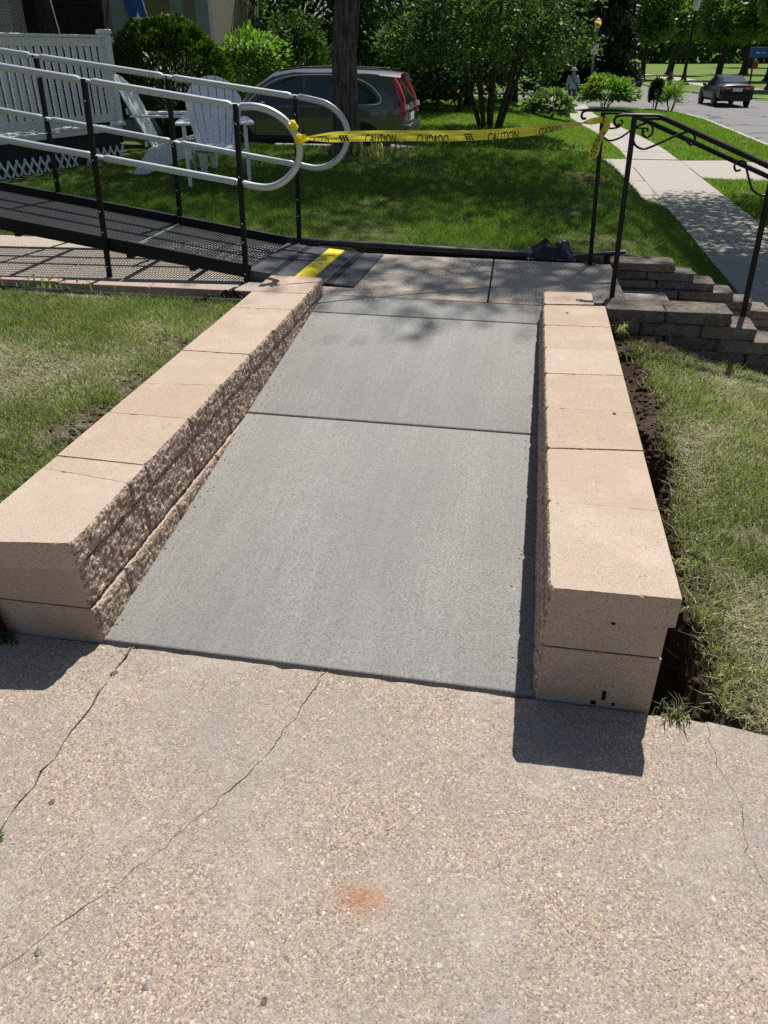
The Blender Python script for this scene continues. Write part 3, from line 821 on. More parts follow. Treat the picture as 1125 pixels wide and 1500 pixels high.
V2 = [(18.9 if False else 2.56, 14.9), (2.56, 18.93), (float(flare_x(np.array(18.9))), 18.93)] + [(float(flare_x(np.array(q))), q) for q in (18.4, 17.8, 17.2, 16.6, 16.0, 15.4)]
MB().prism(V2, SW_Z - .09, SW_Z - .002).build('slab', M['walk_concrete'], ndrive)
tag(MB().add([(x, y, ROAD_Z) for x, y in ROAD_POLY], [tuple(range(len(ROAD_POLY)))]).build('road', M['road']), kind='structure')
def kerb(line, side):
    P = [Vector((x, y, 0)) for x, y in line]; L = []
    for a_, b_ in zip(P[:-1], P[1:]):
        n_ = max(1, int((b_ - a_).length / 1.5)); L += [a_.lerp(b_, k / n_) for k in range(n_)]
    L.append(P[-1]); V = []
    for i, q in enumerate(L):
        d = (L[min(i + 1, len(L) - 1)] - L[max(i - 1, 0)]).normalized(); n = Vector((-d.y, d.x, 0)) * side
        drop = .10 if (abs(q.x - ROAD_X) < .1 and 19.0 < q.y < 23.5) else 0
        V += [q + n * .16 + Vector((0, 0, ROAD_Z - .12)), q + n * .16 + Vector((0, 0, SW_Z + .005 - drop)), q + n * .015 + Vector((0, 0, SW_Z + .005 - drop)), q + Vector((0, 0, ROAD_Z - .02))]
    F = []
    for i in range(len(L) - 1):
        a_, b_ = 4 * i, 4 * i + 4; F += [(a_, a_ + 1, b_ + 1, b_), (a_ + 1, a_ + 2, b_ + 2, b_ + 1), (a_ + 2, a_ + 3, b_ + 3, b_ + 2)]
    tag(MB().add(V, F).build('kerb', M['kerb']), kind='structure')
kerb(ROAD_IN, 1); kerb(ROAD_FAR, 1); kerb(ROAD_OUT, -1)
tag(MB().prism([(-14, 62), (2.2, 61.6), (2.6, 62.9), (-14, 63.4)], SW_Z - .1, SW_Z + .004).build('corner_pavement', M['walk_concrete']), kind='structure')
pp = [(26, 56), (16.5, 66), (14.3, 76), (13.8, 98), (9.8, 116), (0, 130), (-20, 140)]
ps = spline([(x, y, 0) for x, y in pp], 6); V = []
for i, p in enumerate(ps):
    d = (ps[min(i + 1, len(ps) - 1)] - ps[max(i - 1, 0)]).normalized(); n = Vector((-d.y, d.x, 0)) * 1.25
    V += [(p.x - n.x, p.y - n.y, SW_Z + .01), (p.x + n.x, p.y + n.y, SW_Z + .01)]
tag(MB().add(V, [(2 * i, 2 * i + 1, 2 * i + 3, 2 * i + 2) for i in range(len(ps) - 1)]).build('park_path', M['walk_concrete']), kind='structure')

# ------------------------------------------------------------------ black modular ramp with aluminium rails
YN, YF = 4.82, 5.74
ramp = empty('wheelchair_ramp', (-2.6, 5.28, .26), label='black mesh wheelchair ramp with looped aluminium handrails rising to the porch', cat='ramp')
dk = lambda x: .318 + .146 * (-1.70 - x)          # deck height along the ramp
XE = -5.3
def deck(x0, x1):
    """expanded-metal grating: thin bars across, carriers along"""
    m = MB(); n = int((x0 - x1) / .0205)
    for k in range(n):
        x = x0 - (k + .5) * (x0 - x1) / n
        m.bar((x, YN + .05, dk(x) - .004), (x, YF - .05, dk(x) - .004), .0088, .006)
    for k in range(15):
        y = YN + .055 + k * (YF - YN - .11) / 14
        m.bar((x0, y, dk(x0) - .007), (x1, y, dk(x1) - .007), .005, .008)
    return tag(m.build('deck_grating', M['deck'], ramp), kind='stuff')
deck(-1.712, -2.520); deck(-2.530, -4.10); deck(-4.11, XE)
for yy in (YN + .02, YF - .02):
    MB().bar((-1.70, yy, dk(-1.70) + .012), (-2.522, yy, dk(-2.522) + .012), .035, .085).build('side_beam', M['black_steel'], ramp, bevel=.004)
    MB().bar((-2.528, yy, dk(-2.528) + .012), (XE, yy, dk(XE) + .012), .035, .085).build('side_beam', M['black_steel'], ramp, bevel=.004)
for x in (-2.10, -2.525, -3.3, -4.1, -4.9):
    MB().bar((x, YN + .03, dk(x) - .045), (x, YF - .03, dk(x) - .045), .04, .035).build('cross_beam', M['black_steel'], ramp)
MB().bar((-2.525, YN + .05, dk(-2.525) + .002), (-2.525, YF - .05, dk(-2.525) + .002), .014, .006).build('joint_strip', M['bolt'], ramp)
MB().bar((-1.706, YN + .05, dk(-1.706) + .002), (-1.706, YF - .05, dk(-1.706) + .002), .014, .006).build('joint_strip', M['bolt'], ramp)
rail_n = [at(0, 98, YN), at(127, 121, YN), at(347, 155, YN)]
def post(x, y, ztop, zbot, lean=.03):
    p = MB().bar((x, y, zbot), (x + lean, y, ztop), .030, .030, up=(0, 1, 0)).build('post', M['black_steel'], ramp, bevel=.004)
    s = .017 if y < 5.2 else -.017
    for f in (.06, .25, .36, .62, .9):
        z = zbot + (ztop - zbot) * f; xx = x + lean * f
        MB().lathe((0, 0, 0), [(.006, 0), (.006, .003), (.002, .005)], 8).build('bolt', M['bolt'], p)
        o = bpy.data.objects[-1] if False else p.children[-1]
        o.location = (xx, y - abs(s) , z); o.rotation_euler = (R(90), 0, 0)
    return p
up_n = lambda x: 1.275 + .1345 * (-1.69 - x); lo_n = lambda x: .862 + .142 * (-1.71 - x)
up_f = lambda x: 1.282 + .1260 * (-1.59 - x); lo_f = lambda x: .858 + .145 * (-1.60 - x)
post(-1.722, YN - .012, up_n(-1.69) + .012, .262); post(-2.668, YN - .012, up_n(-2.6) + .012, .262, .06)
post(-3.62, YN - .012, up_n(-3.56) + .012, .262, .06); post(-4.6, YN - .012, up_n(-4.54) + .012, .262, .06)
post(-1.625, YF + .012, up_f(-1.59) - .005, .262); post(-2.545, YF + .012, up_f(-2.49) - .005, .262, .05)
post(-3.50, YF + .012, up_f(-3.45) - .005, .262, .05); post(-4.5, YF + .012, up_f(-4.45) - .005, .262, .05)
def rails(Y, up, lo, loop, joints):
    r = .0205
    px = joints + [XE]
    for fn in (up, lo):
        for a, b in zip(px[:-1], px[1:]):
            A = Vector((a - .035, Y, fn(a - .035))); B = Vector((b + .035, Y, fn(b + .035)))
            d = B - A
            MB().tube([A, A + d * .03, A + d * .07, B - d * .07, B - d * .03, B], [.016, .022, r, r, .022, .016], 14).build('handrail', M['aluminium'], ramp, shade=True)
        for a in joints:                 # flattened, bolted splice at each post
            MB().tube([(a + .042, Y, fn(a + .042)), (a, Y, fn(a)), (a - .042, Y, fn(a - .042))], [.021, .026, .021], 12, .55).build('splice', M['aluminium'], ramp, shade=True)
            b = MB().lathe((0, 0, 0), [(.008, 0), (.008, .006), (.003, .009)], 8).build('bolt', M['black_steel'], ramp, local=True)
            b.location = Vector((a, Y - .024, fn(a))) - Vector(ramp.location); b.rotation_euler = (R(90), 0, 0)
    pts = spline([at(x, y, Y) for x, y in loop], 6)
    MB().tube(pts, r, 14).build('end_loop', M['aluminium'], ramp, shade=True)
rails(YN, up_n, lo_n, [(352, 156), (372, 156), (395, 162), (418, 177), (434, 200), (439, 225), (432, 248), (415, 266), (395, 274), (375, 273), (357, 269)], [-1.69, -2.605, -3.56, -4.54])
rails(YF, up_f, lo_f, [(438, 142), (458, 146), (480, 153), (498, 168), (508, 188), (508, 210), (498, 230), (482, 242), (465, 246), (449, 244), (438, 241)], [-1.588, -2.490, -3.45, -4.45])

mat_ = empty('threshold_ramp', (-1.36, 5.25, LAND_Z), label='grey rubber threshold mat with one yellow stripe at the foot of the ramp', cat='mat')
zt = lambda x: LAND_Z + .010 + .058 * max(0, min(1, (-1.03 - x) / .66))
A_, B_, C_, D_ = (-1.715, 4.835), (-1.010, 4.775), (-.975, 5.675), (-1.690, 5.665)
def strip(u0, u1, name, m, lift=0.0, bev=.002):
    lerp = lambda p, q, t: (p[0] + (q[0] - p[0]) * t, p[1] + (q[1] - p[1]) * t)
    poly = [lerp(A_, B_, u0), lerp(A_, B_, u1), lerp(D_, C_, u1), lerp(D_, C_, u0)]
    MB().prism(poly, LAND_Z + .003, lambda x, y: zt(x) + lift).build(name, m, mat_, bevel=bev)
for u0, u1, nm, m, l in ((0, .205, 'rubber_panel', 'rubber', 0), (.207, .268, 'groove_strip', 'rubber_dark', -.003), (.27, .435, 'rubber_panel', 'rubber', 0), (.437, .60, 'yellow_stripe', 'yellow', .001),
                         (.602, .735, 'rubber_panel', 'rubber', 0), (.737, .80, 'groove_strip', 'rubber_dark', -.003), (.802, 1.0, 'rubber_panel', 'rubber', 0)):
    strip(u0, u1, nm, M[m], l)
# worn scuff in the yellow paint
sc = MB(); r_ = random.Random(5)
for k in range(26):
    x, y = -1.352 + r_.gauss(0, .016), 5.235 + r_.gauss(0, .045); w = r_.uniform(.005, .013)
    sc.add([(x - w, y, zt(x) + .0035), (x, y - w * .7, zt(x) + .0035), (x + w, y + w * .3, zt(x) + .0035), (x, y + w, zt(x) + .0035)], [(0, 1, 2, 3)])
sc.build('scuff_mark', M['white_sign'], mat_)

# ------------------------------------------------------------------ black iron handrails
def iron_rail(Y, posts, flat_x0, flat_x1, zf, slope, xend, scrolls, label):
    rt = empty('iron_handrail', (posts[0][0], Y, LAND_Z), label=label, cat='handrail', group='iron handrails at the steps')
    for k, (xb, zb, xt) in enumerate(posts):
        ztop = zf if xt < flat_x1 else zf - slope * (xt - flat_x1)
        MB().bar((xb, Y, zb), (xt, Y, ztop - .008), .027, .027, up=(0, 1, 0)).build('post', M['iron'], rt, bevel=.003)
        if k == 0: MB().box((xb, Y, zb + .004), (.075, .075, .008)).build('base_plate', M['iron'], rt, bevel=.002)
    z1 = zf - slope * (xend - flat_x1)
    cap = MB().tube([(flat_x0, Y, zf), (flat_x0 + .02, Y, zf + .004), (flat_x1 - .02, Y, zf + .004), (flat_x1 + .02, Y, zf - slope * .02), (xend, Y, z1)], [.018, .022, .022, .022, .022], 12, .42)
    cap.build('handrail', M['iron'], rt, shade=True)
    MB().bar((posts[0][2] + .015, Y, zf - .014), (flat_x1, Y, zf - .014), .012, .012).build('channel', M['iron'], rt)
    MB().bar((flat_x1, Y, zf - .014), (xend, Y, z1 - .014), .012, .012).build('channel', M['iron'], rt)
    # curled tail of the cap
    MB().tube(spline([(flat_x0 + .004, Y, zf), (flat_x0 - .014, Y, zf - .008), (flat_x0 - .020, Y, zf - .030), (flat_x0 - .008, Y, zf - .046), (flat_x0 + .010, Y, zf - .042)], 5), .0075, 8).build('curl', M['iron'], rt, shade=True)
    for path in scrolls:
        MB().tube(spline([at(x, y, Y) for x, y in path], 6), .0058, 8).build('scroll', M['iron'], rt, shade=True)
    return rt
SL = .385
iron_rail(4.72, [(.556, LAND_Z, .533), (1.315, -.10, 1.285), (2.35, -.58, 2.32)], .452, .672, 1.255, SL, 2.42,
          [[(927, 204), (931, 213), (941, 218), (954, 215), (985, 201), (1008, 193), (1016, 197), (1018, 206), (1012, 212), (1006, 207)],
           [(927, 188), (938, 183), (950, 180), (956, 186), (955, 196), (947, 201), (941, 195), (943, 188), (948, 188), (949, 193)],
           [(1092, 238), (1084, 236), (1076, 242), (1078, 250), (1085, 249)],
           [(1092, 238), (1096, 258), (1102, 277), (1112, 285), (1122, 286), (1134, 280)]],
          'black iron handrail with scrollwork on the near side of the steps')
iron_rail(5.65, [(.485, LAND_Z, .441), (2.30, -.58, 2.27)], .330, .590, 1.222, SL, 2.42,
          [[(884, 201), (893, 206), (908, 202), (922, 193), (936, 187), (943, 192), (940, 199)],
           [(885, 186), (895, 188), (906, 186), (912, 179), (909, 176)]],
          'black iron handrail the caution tape is tied to, at the lawn side of the steps')

# ------------------------------------------------------------------ caution tape
tape = empty('caution_tape', (-1.3, 4.8, .28), label='yellow caution tape stretched from the ramp loop to the iron handrail', cat='tape')
S0 = at(442, 203, YN - .03); S1 = at(882, 177, 5.62)
def tape_pt(s):
    """centre line and half-width vector at 0..1 along the stretch"""
    p = S0.lerp(S1, s) + Vector((0, 0, -.030 * 4 * s * (1 - s) + .012 * math.sin(s * 7)))
    p.y += .012 * math.sin(s * 11)
    tw = .25 * math.sin(s * 6) + 1.15 * float(smooth(.70, .88, s)) + 1.9 * float(smooth(.88, 1, s))
    w = .029 * (float(smooth(-.02, .12, s)) * .75 + .25) * (1 - .35 * float(smooth(.93, 1, s)))
    return p, Vector((0.15 * math.sin(tw), math.sin(tw), math.cos(tw))).normalized() * w
def tape_xyz(s, t, lift=0.0):
    p, w = tape_pt(s); d = (tape_pt(min(1, s + .01))[0] - tape_pt(max(0, s - .01))[0]).normalized()
    n = d.cross(w).normalized(); n = n if n.y < 0 else -n
    return p + w * t + n * (lift + .004 * math.sin(t * 3 + s * 40) * (1 - abs(t)))
def ribbon(fn, ns, nt, name, parent):
    V = [fn(i / ns, -1 + 2 * j / nt) for i in range(ns + 1) for j in range(nt + 1)]
    F = [(i * (nt + 1) + j, (i + 1) * (nt + 1) + j, (i + 1) * (nt + 1) + j + 1, i * (nt + 1) + j + 1) for i in range(ns) for j in range(nt)]
    return MB().add(V, F).build(name, M['yellow_tape'], parent, shade=False)
ribbon(tape_xyz, 90, 4, 'stretched_strip', tape)
T0 = at(890, 176, 5.625); T1 = at(866, 232, 5.60)
def tail_xyz(s, t, lift=0.0):
    p = T0.lerp(T1, s) + Vector((.008 * math.sin(s * 8), -.01 * math.sin(s * 3.1), 0))
    wv = Vector((.78, -.25, .42)).normalized() * .036 * (.55 + .45 * float(smooth(0, .35, s)))
    return p + wv * t + Vector((0, -1, 0)) * (lift + .006 * math.cos(t * 1.5))
ribbon(tail_xyz, 16, 4, 'hanging_tail', tape)

def glyph_mesh(text):
    cu = bpy.data.curves.new('txt', 'FONT'); cu.body = text; cu.size = 1.0; cu.offset = .012; cu.resolution_u = 3
    o = bpy.data.objects.new('txt', cu); COL.objects.link(o)
    me = bpy.data.meshes.new_from_object(o.evaluated_get(bpy.context.evaluated_depsgraph_get()))
    bpy.data.objects.remove(o); bpy.data.curves.remove(cu)
    return me
def letter(text, fn, s0, s1, t0, t1, clip, name='lettering'):
    """wrap the printed word on the strip: s along, t across; what falls outside the strip is folded away"""
    me = glyph_mesh(text); bm = bmesh.new(); bm.from_mesh(me)
    bmesh.ops.triangulate(bm, faces=bm.faces[:])
    bmesh.ops.subdivide_edges(bm, edges=[e for e in bm.edges if e.calc_length() > .3], cuts=2)
    xs_ = [v.co.x for v in bm.verts]; x0, x1 = min(xs_), max(xs_); H_ = .73
    for v in bm.verts: v.co = Vector((s0 + (v.co.x - x0) / (x1 - x0) * (s1 - s0), t0 + v.co.y / H_ * (t1 - t0), 0))
    for co, no in (((0, -clip, 0), (0, -1, 0)), ((0, clip, 0), (0, 1, 0))):
        bmesh.ops.bisect_plane(bm, geom=bm.verts[:] + bm.edges[:] + bm.faces[:], plane_co=co, plane_no=no, clear_outer=True)
    for v in bm.verts: v.co = fn(v.co.x, v.co.y, .0022)
    me2 = bpy.data.meshes.new(name); bm.to_mesh(me2); bm.free(); bpy.data.meshes.remove(me)
    link(name, me2, M['ink'], tape)
sx_ = lambda px: (px - 442) / (882 - 442)
letter('CAUTION', tape_xyz, sx_(452), sx_(478), -1.25, .55, .94)
letter('CAUTION', tape_xyz, sx_(528), sx_(572), -1.35, .35, .96)
letter('CUIDADO', tape_xyz, sx_(602), sx_(648), -1.45, .30, .96)
letter('CAUTION', tape_xyz, sx_(706), sx_(752), -1.35, .40, .96)
letter('CUIDADO', tape_xyz, sx_(784), sx_(818), -1.3, .40, .94)
letter('CUIDADO', tail_xyz, .30, .92, -.75, .55, .94)
for c0 in (497, 676, 850):             # little hatched warning panel between the words
    for k in range(3):
        a = sx_(c0 - 6 + k * 4)
        q = [tape_xyz(a + u, t, .002) for u, t in ((0, .25), (.006, .25), (.016, -.9), (.010, -.9))]
        MB().add(q, [(0, 1, 2, 3)]).build('hatch_mark', M['ink'], tape)
    q = [tape_xyz(sx_(c0 - 6) + u, t, .002) for u, t in ((0, .30), (.030, .30), (.030, .18), (0, .18))]
    MB().add(q, [(0, 1, 2, 3)]).build('hatch_mark', M['ink'], tape)
def knot(c, r, seed):
    rr = random.Random(seed); m = MB()
    for k in range(9):
        a = Vector((rr.gauss(0, 1), rr.gauss(0, 1), rr.gauss(0, 1))).normalized(); b = a.cross(Vector((rr.gauss(0, 1), rr.gauss(0, 1), rr.gauss(0, 1)))).normalized()
        p = [c + a * r * .35 + (a * math.cos(t) * .3 + b * math.sin(t)) * r * rr.uniform(.7, 1.15) for t in (0, .7, 1.4, 2.1, 2.8)]
        q = [x + a.cross(b) * r * .8 for x in p]
        m.add(p + q, [(i, i + 1, i + 6, i + 5) for i in range(4)])
    m.build('knot', M['yellow_tape'], tape)
knot(at(441, 204, YN - .03), .030, 1); knot(at(429, 185, YN - .005), .028, 2); knot(at(887, 177, 5.63), .020, 3)
MB().tube([at(424, 181, YN), at(429, 185, YN), at(433, 190, YN)], [.0255, .027, .0255], 10).build('wrapping', M['yellow_tape'], tape)
MB().tube([at(436, 199, YN), at(438, 206, YN), at(439, 212, YN)], [.0255, .027, .0255], 10).build('wrapping', M['yellow_tape'], tape)

# ------------------------------------------------------------------ black plastic edging and the crumpled sheet
def edge_tube(pts, label, r=.026):
    P = spline(pts, 8); m = MB()
    for q in P: q.z += .006 * mnoise.noise(q * 3)
    m.tube(P, [r * (1 + .12 * mnoise.noise(q * 5)) for q in P], 10)
    V = []
    for q in P: V += [q + Vector((0, .004, 0)), q + Vector((0, .004, -.11))]
    m.add(V, [(2 * i, 2 * i + 1, 2 * i + 3, 2 * i + 2) for i in range(len(P) - 1)])
    return tag(m.build('lawn_edging', M['edging'], shade=True), label, 'edging', 'black plastic lawn edgings')
edge_tube([(-5.4, 4.43, .255), (-3.2, 4.40, .262), (-2.3, 4.36, .262), (-1.50, 4.33, .272)], 'black plastic lawn edging in front of the ramp pad')
edge_tube([(-1.80, 5.90, .318), (-1.5, 5.84, .315), (-1.0, 5.775, .318), (-.4, 5.745, .305), (.05, 5.74, .297)], 'black plastic lawn edging behind the landing up to the crumpled sheet', .030)
edge_tube([(.36, 5.78, .285), (.55, 5.86, .292), (.74, 5.93, .298)], 'short black plastic edging between crumpled sheet and stone wall', .02)
bm = bmesh.new(); bmesh.ops.create_grid(bm, x_segments=34, y_segments=22, size=1)
for v in bm.verts:
    u, w = v.co.x, v.co.y
    h = max(0, 1 - (u * u * .95 + w * w)) ** .6
    q = Vector((u * 2.3, w * 2.0, 1.7))
    z = h * (.085 + .07 * mnoise.noise(q * .8) + .045 * abs(mnoise.noise(q * 1.3)) + .004 * mnoise.noise(q * 5)) + .006
    v.co = Vector((.19 + u * .20 + .02 * mnoise.noise(q * 1.5), 5.80 + w * .10 + .03 * mnoise.noise(q * 1.4 + Vector((7, 0, 0))), .275 + z))
for f in bm.faces: f.smooth = True
me = bpy.data.meshes.new('plastic_sheet'); bm.to_mesh(me); bm.free()
tag(link('plastic_sheet', me, M['bag']), 'crumpled black plastic sheet on the back edge of the landing', 'plastic sheet')

# ------------------------------------------------------------------ white resin garden chairs
def garden_chair(loc, rz, label):
    c = empty('garden_chair', loc, rz, label, 'chair', 'white garden chairs on the lawn')
    Wd = .27                                      # half width between legs; chair faces +x
    # fan back of seven moulded slats, reclined
    bx0, bz0, rec = -.30, .27, R(24)
    n = 7
    arch = lambda yn: .43 + .33 * math.sqrt(max(0, 1 - (yn / 1.04) ** 2))      # length of the back at -1..1 across
    for k in range(n):
        ua, ub = -1 + 2 * k / n + .012, -1 + 2 * (k + 1) / n - .012
        V = []
        for s in (0, .3, .6, .85, 1.0):
            for dx in (0, -.014):
                for u in (ua, ub):
                    L = arch(u) * s; half_w = .185 + .115 * math.sin(min(1, L / .60) * 1.5)
                    V.append((bx0 - math.sin(rec) * L + dx + .03 * u * u - .004 * (1 if k % 2 else 0), u * half_w, bz0 + math.cos(rec) * L))
        F = []
        for i in range(4):
            a = 4 * i; b = a + 4
            F += [(a, a + 1, b + 1, b), (a + 2, b + 2, b + 3, a + 3), (a, b, b + 2, a + 2), (a + 1, a + 3, b + 3, b + 1)]
        F += [(0, 2, 3, 1), (16, 17, 19, 18)]
        MB().add(V, F).build('back_slat', M['resin'], c, local=True)
    for zz in (.30, .62):
        L = (zz - bz0) / math.cos(rec)
        MB().box((bx0 - math.sin(rec) * L - .03, 0, zz), (.022, .42 if zz < .5 else .50, .06)).build('back_brace', M['resin'], c, local=True, bevel=.004)
    for k in range(6):
        x = -.27 + k * .098; z = .265 + .115 * (k / 5.0) - (.02 if k == 5 else 0)
        MB().box((x, 0, z), (.088, .47, .018), M=Matrix.Rotation(-.22 if k < 5 else .5, 3, 'Y')).build('seat_slat', M['resin'], c, local=True, bevel=.005)
    for s in (-1, 1):
        y = s * Wd
        MB().add([(x, y + dy, z) for dy in (-.018, .018) for x, z in ((.32, .35), (.32, .26), (-.36, .0), (-.50, .0), (-.50, .03), (-.30, .26))],
                 [(0, 1, 2, 3, 4, 5), (11, 10, 9, 8, 7, 6)] + [(i, i + 6, (i + 1) % 6 + 6, (i + 1) % 6) for i in range(6)]).build('seat_rail', M['resin'], c, local=True, bevel=.004)
        MB().add([(x, y * 1.10 + dy, z) for dy in (-.018, .018) for x, z in ((.25, .565), (.36, .565), (.35, .30), (.315, .0), (.255, .0), (.235, .30))],
                 [(0, 1, 2, 3, 4, 5), (11, 10, 9, 8, 7, 6)] + [(i, i + 6, (i + 1) % 6 + 6, (i + 1) % 6) for i in range(6)]).build('leg', M['resin'], c, local=True, bevel=.004)
        P = [(.42, .05), (.40, .075), (.30, .08), (.0, .065), (-.36, .04), (-.44, .025), (-.44, -.025), (-.36, -.04), (.0, -.06), (.30, -.07), (.40, -.065), (.42, -.04)]
        m = MB().prism([(x, y * 1.13 + q) for x, q in P][::-1], .567, .590)
        m.build('armrest', M['resin'], c, local=True, bevel=.005)
    return c
def chair_at(x, y, rz, label): return garden_chair((x, y, float(ground_z(x, y)) + .012), rz, label)
chair_at(-3.17, 8.33, R(-70), 'white plastic garden chair facing the ramp, its fan back broad to view')
chair_at(-3.86, 9.05, R(10), 'white plastic garden chair turned sideways, its back seen edge-on behind the other')

# ------------------------------------------------------------------ porch with white vinyl railing and lattice
porch = empty('porch', (-5.6, 9.2, .28), label='raised porch with white vinyl railing, dark skirt and white lattice strip', cat='porch')
PA, PB = Vector((-5.72, 7.9, 0)), Vector((-5.17, 10.2, 0))       # street-side face, near to far
pd = (PB - PA).normalized(); pn = Vector((pd.y, -pd.x, 0))          # pn looks to the street
def pp_(s, out=0.0, z=0.0): return PA + pd * s + pn * out + Vector((0, 0, z))
PL = (PB - PA).length
in_ = -pn * 3.4
MB().prism([tuple((pp_(-1.6, .03))[:2]), tuple(pp_(PL + .03, .03)[:2]), tuple((pp_(PL + .03) + in_)[:2]), tuple((pp_(-1.6) + in_)[:2])], .68, .73).build('deck_floor', M['white_vinyl'], porch)
MB().bar(pp_(-1.6, -.02, .48), pp_(PL, -.02, .48), .03, .40).build('skirt', M['skirt'], porch)
MB().bar(pp_(PL, -.035, .48), pp_(PL, -.035, .48) + in_, .03, .40).build('skirt', M['skirt'], porch)
def baluster_run(s0, s1, n):
    MB().bar(pp_(s0, 0, 1.635), pp_(s1, 0, 1.635), .05, .09).build('top_rail', M['white_vinyl'], porch, bevel=.006)
    MB().bar(pp_(s0, 0, 1.695), pp_(s1, 0, 1.695), .09, .03).build('cap_rail', M['white_vinyl'], porch, bevel=.006)
    MB().bar(pp_(s0, 0, .83), pp_(s1, 0, .83), .05, .09).build('bottom_rail', M['white_vinyl'], porch, bevel=.006)
    mesh = None
    for k in range(n):
        s = s0 + (k + .5) * (s1 - s0) / n; c = pp_(s, 0, 1.23)
        if mesh is None: mesh = MB().box((0, 0, 0), (.022, .068, .74), rz=math.atan2(pd.y, pd.x) - R(90)).mesh('baluster', .003, 1)
        o = link('baluster', mesh, M['white_vinyl'], porch, local=True); o.location = c - Vector(porch.location)
baluster_run(.52, PL - .05, 16); baluster_run(-1.5, .38, 16)
for s in (PL, .45):
    c = pp_(s)
    MB().box((c.x, c.y, 1.225), (.105, .105, .99), rz=math.atan2(pd.y, pd.x)).build('newel_post', M['white_vinyl'], porch, bevel=.006)
    MB().box((c.x, c.y, 1.745), (.135, .135, .05), rz=math.atan2(pd.y, pd.x)).build('post_cap', M['white_vinyl'], porch, bevel=.012)
    MB().box((c.x, c.y, .755), (.14, .14, .05), rz=math.atan2(pd.y, pd.x)).build('post_skirt', M['white_vinyl'], porch, bevel=.012)
s = -.6; k = 0
while s < PL - .02:                       # criss-cross lattice slats along the foot
    if not (1.50 < s < 1.58):
        MB().bar(pp_(s, .012, .29), pp_(s + .15, .012, .51), .006, .030, up=tuple(pd)).build('lattice_slat', M['white_vinyl'], porch)
        MB().bar(pp_(s + .15, .020, .29), pp_(s, .020, .51), .006, .030, up=tuple(pd)).build('lattice_slat', M['white_vinyl'], porch)
    s += .118; k += 1

# ------------------------------------------------------------------ houses in the shade behind
def lap_wall(root, x0, x1, y, z0, z1, m, pitch=.14):
    k = 0; z = z0
    while z < z1:
        MB().add([(x0, y, z + pitch + .004), (x1, y, z + pitch + .004), (x1, y - .022, z), (x0, y - .022, z), (x0, y + .02, z), (x1, y + .02, z), (x1, y + .02, z + pitch + .004), (x0, y + .02, z + pitch + .004)],
                 [(0, 1, 2, 3), (3, 2, 5, 4), (4, 5, 6, 7), (7, 6, 1, 0), (0, 3, 4, 7), (1, 6, 5, 2)]).build('siding_board', m, root)
        z += pitch
h1 = empty('house', (-8.5, 12.4, .3), label='dark brown house in deep shade behind the white porch railing', cat='house', group='houses behind the yard')
lap_wall(h1, -10.5, -6.35, 12.6, .3, 3.6, M['siding_dark'])
MB().box((-8.5, 12.85, 1.95), (4.1, .4, 3.3)).build('wall', M['siding_dark'], h1)
MB().prism([(-13, 7.4), (-6.2, 7.4), (-6.2, 13), (-13, 13)], 3.3, 3.5).build('porch_roof', M['roof'], h1)
MB().box((-7.02, 11.0, 2.0), (.55, .34, 3.0)).build('column', M['stucco'], h1, bevel=.01)
MB().box((-6.55, 11.35, 2.0), (.16, .16, 3.0)).build('column', M['siding_dark'], h1)
MB().tube([(-6.34, 11.2, 3.3), (-6.36, 11.2, 2.2), (-6.28, 11.2, 1.55)], .008, 6).build('hanging_cord', M['white_vinyl'], h1)
h2 = empty('house', (-12.5, 24.6, -.4), label='tan house with grey-green porch columns behind the round evergreen bush', cat='house', group='houses behind the yard')
lap_wall(h2, -17, -9.75, 25.6, -.4, 3.6, M['siding_tan'], .15)
MB().box((-13.4, 28.6, 1.6), (7.2, 5.9, 4.0)).build('wall', M['siding_tan'], h2)
for px_, w in ((177, .42), (262, .34), (300, .36)):
    MB().box((at(px_, 30, 23.6).x, 23.6, 1.4), (w, .3, 3.8)).build('column', M['green_trim'], h2, bevel=.01)
MB().prism([(-17, 23.2), (-9.3, 23.2), (-9.3, 25.7), (-17, 25.7)], 3.3, 3.55).build('porch_roof', M['roof'], h2)
MB().prism([(-17, 23.3), (-9.4, 23.3), (-9.4, 25.6), (-17, 25.6)], -.5, .35).build('porch_floor', M['green_trim'], h2)
f = MB().box((-12.3, 25.57, 1.7), (1.3, .05, 1.6)).build('window', M['green_trim'], h2)
MB().box((-12.3, 25.53, 1.7), (1.1, .02, 1.4)).build('pane', M['window'], f)
fo = Vector((at(212, 30, 22.8).x, 22.8, 1.5))
fl = empty('flag', tuple(fo), label='blue flag with a white star hanging on the porch behind the round bush', cat='flag')
MB().tube([fo + Vector((.24, 0, .1)), fo + Vector((-.14, 0, 1.9))], .018, 8).build('pole', M['white_sign'], fl)
V = []; nx2, nz2 = 10, 10
for j in range(nz2 + 1):
    for i in range(nx2 + 1):
        u, w = i / nx2, j / nz2
        V.append(fo + Vector((.18 - u * .56 * (.75 + .25 * w) - .22 * w, .05 * math.sin(u * 9 + w * 2), .30 + w * 1.2 - .15 * u * (1 - w))))
F = [(j * 11 + i, j * 11 + i + 1, (j + 1) * 11 + i + 1, (j + 1) * 11 + i) for j in range(nz2) for i in range(nx2)]
MB().add(V, F).build('cloth', M['flag'], fl, shade=True)
st = []
for k in range(10):
    a = math.pi / 2 + k * math.pi / 5; r0 = .20 if k % 2 == 0 else .08
    st.append(fo + Vector((-.14 + r0 * math.cos(a), -.065, .74 + r0 * math.sin(a))))
MB().add(st, [tuple(range(10))]).build('star', M['flag_white'], fl)

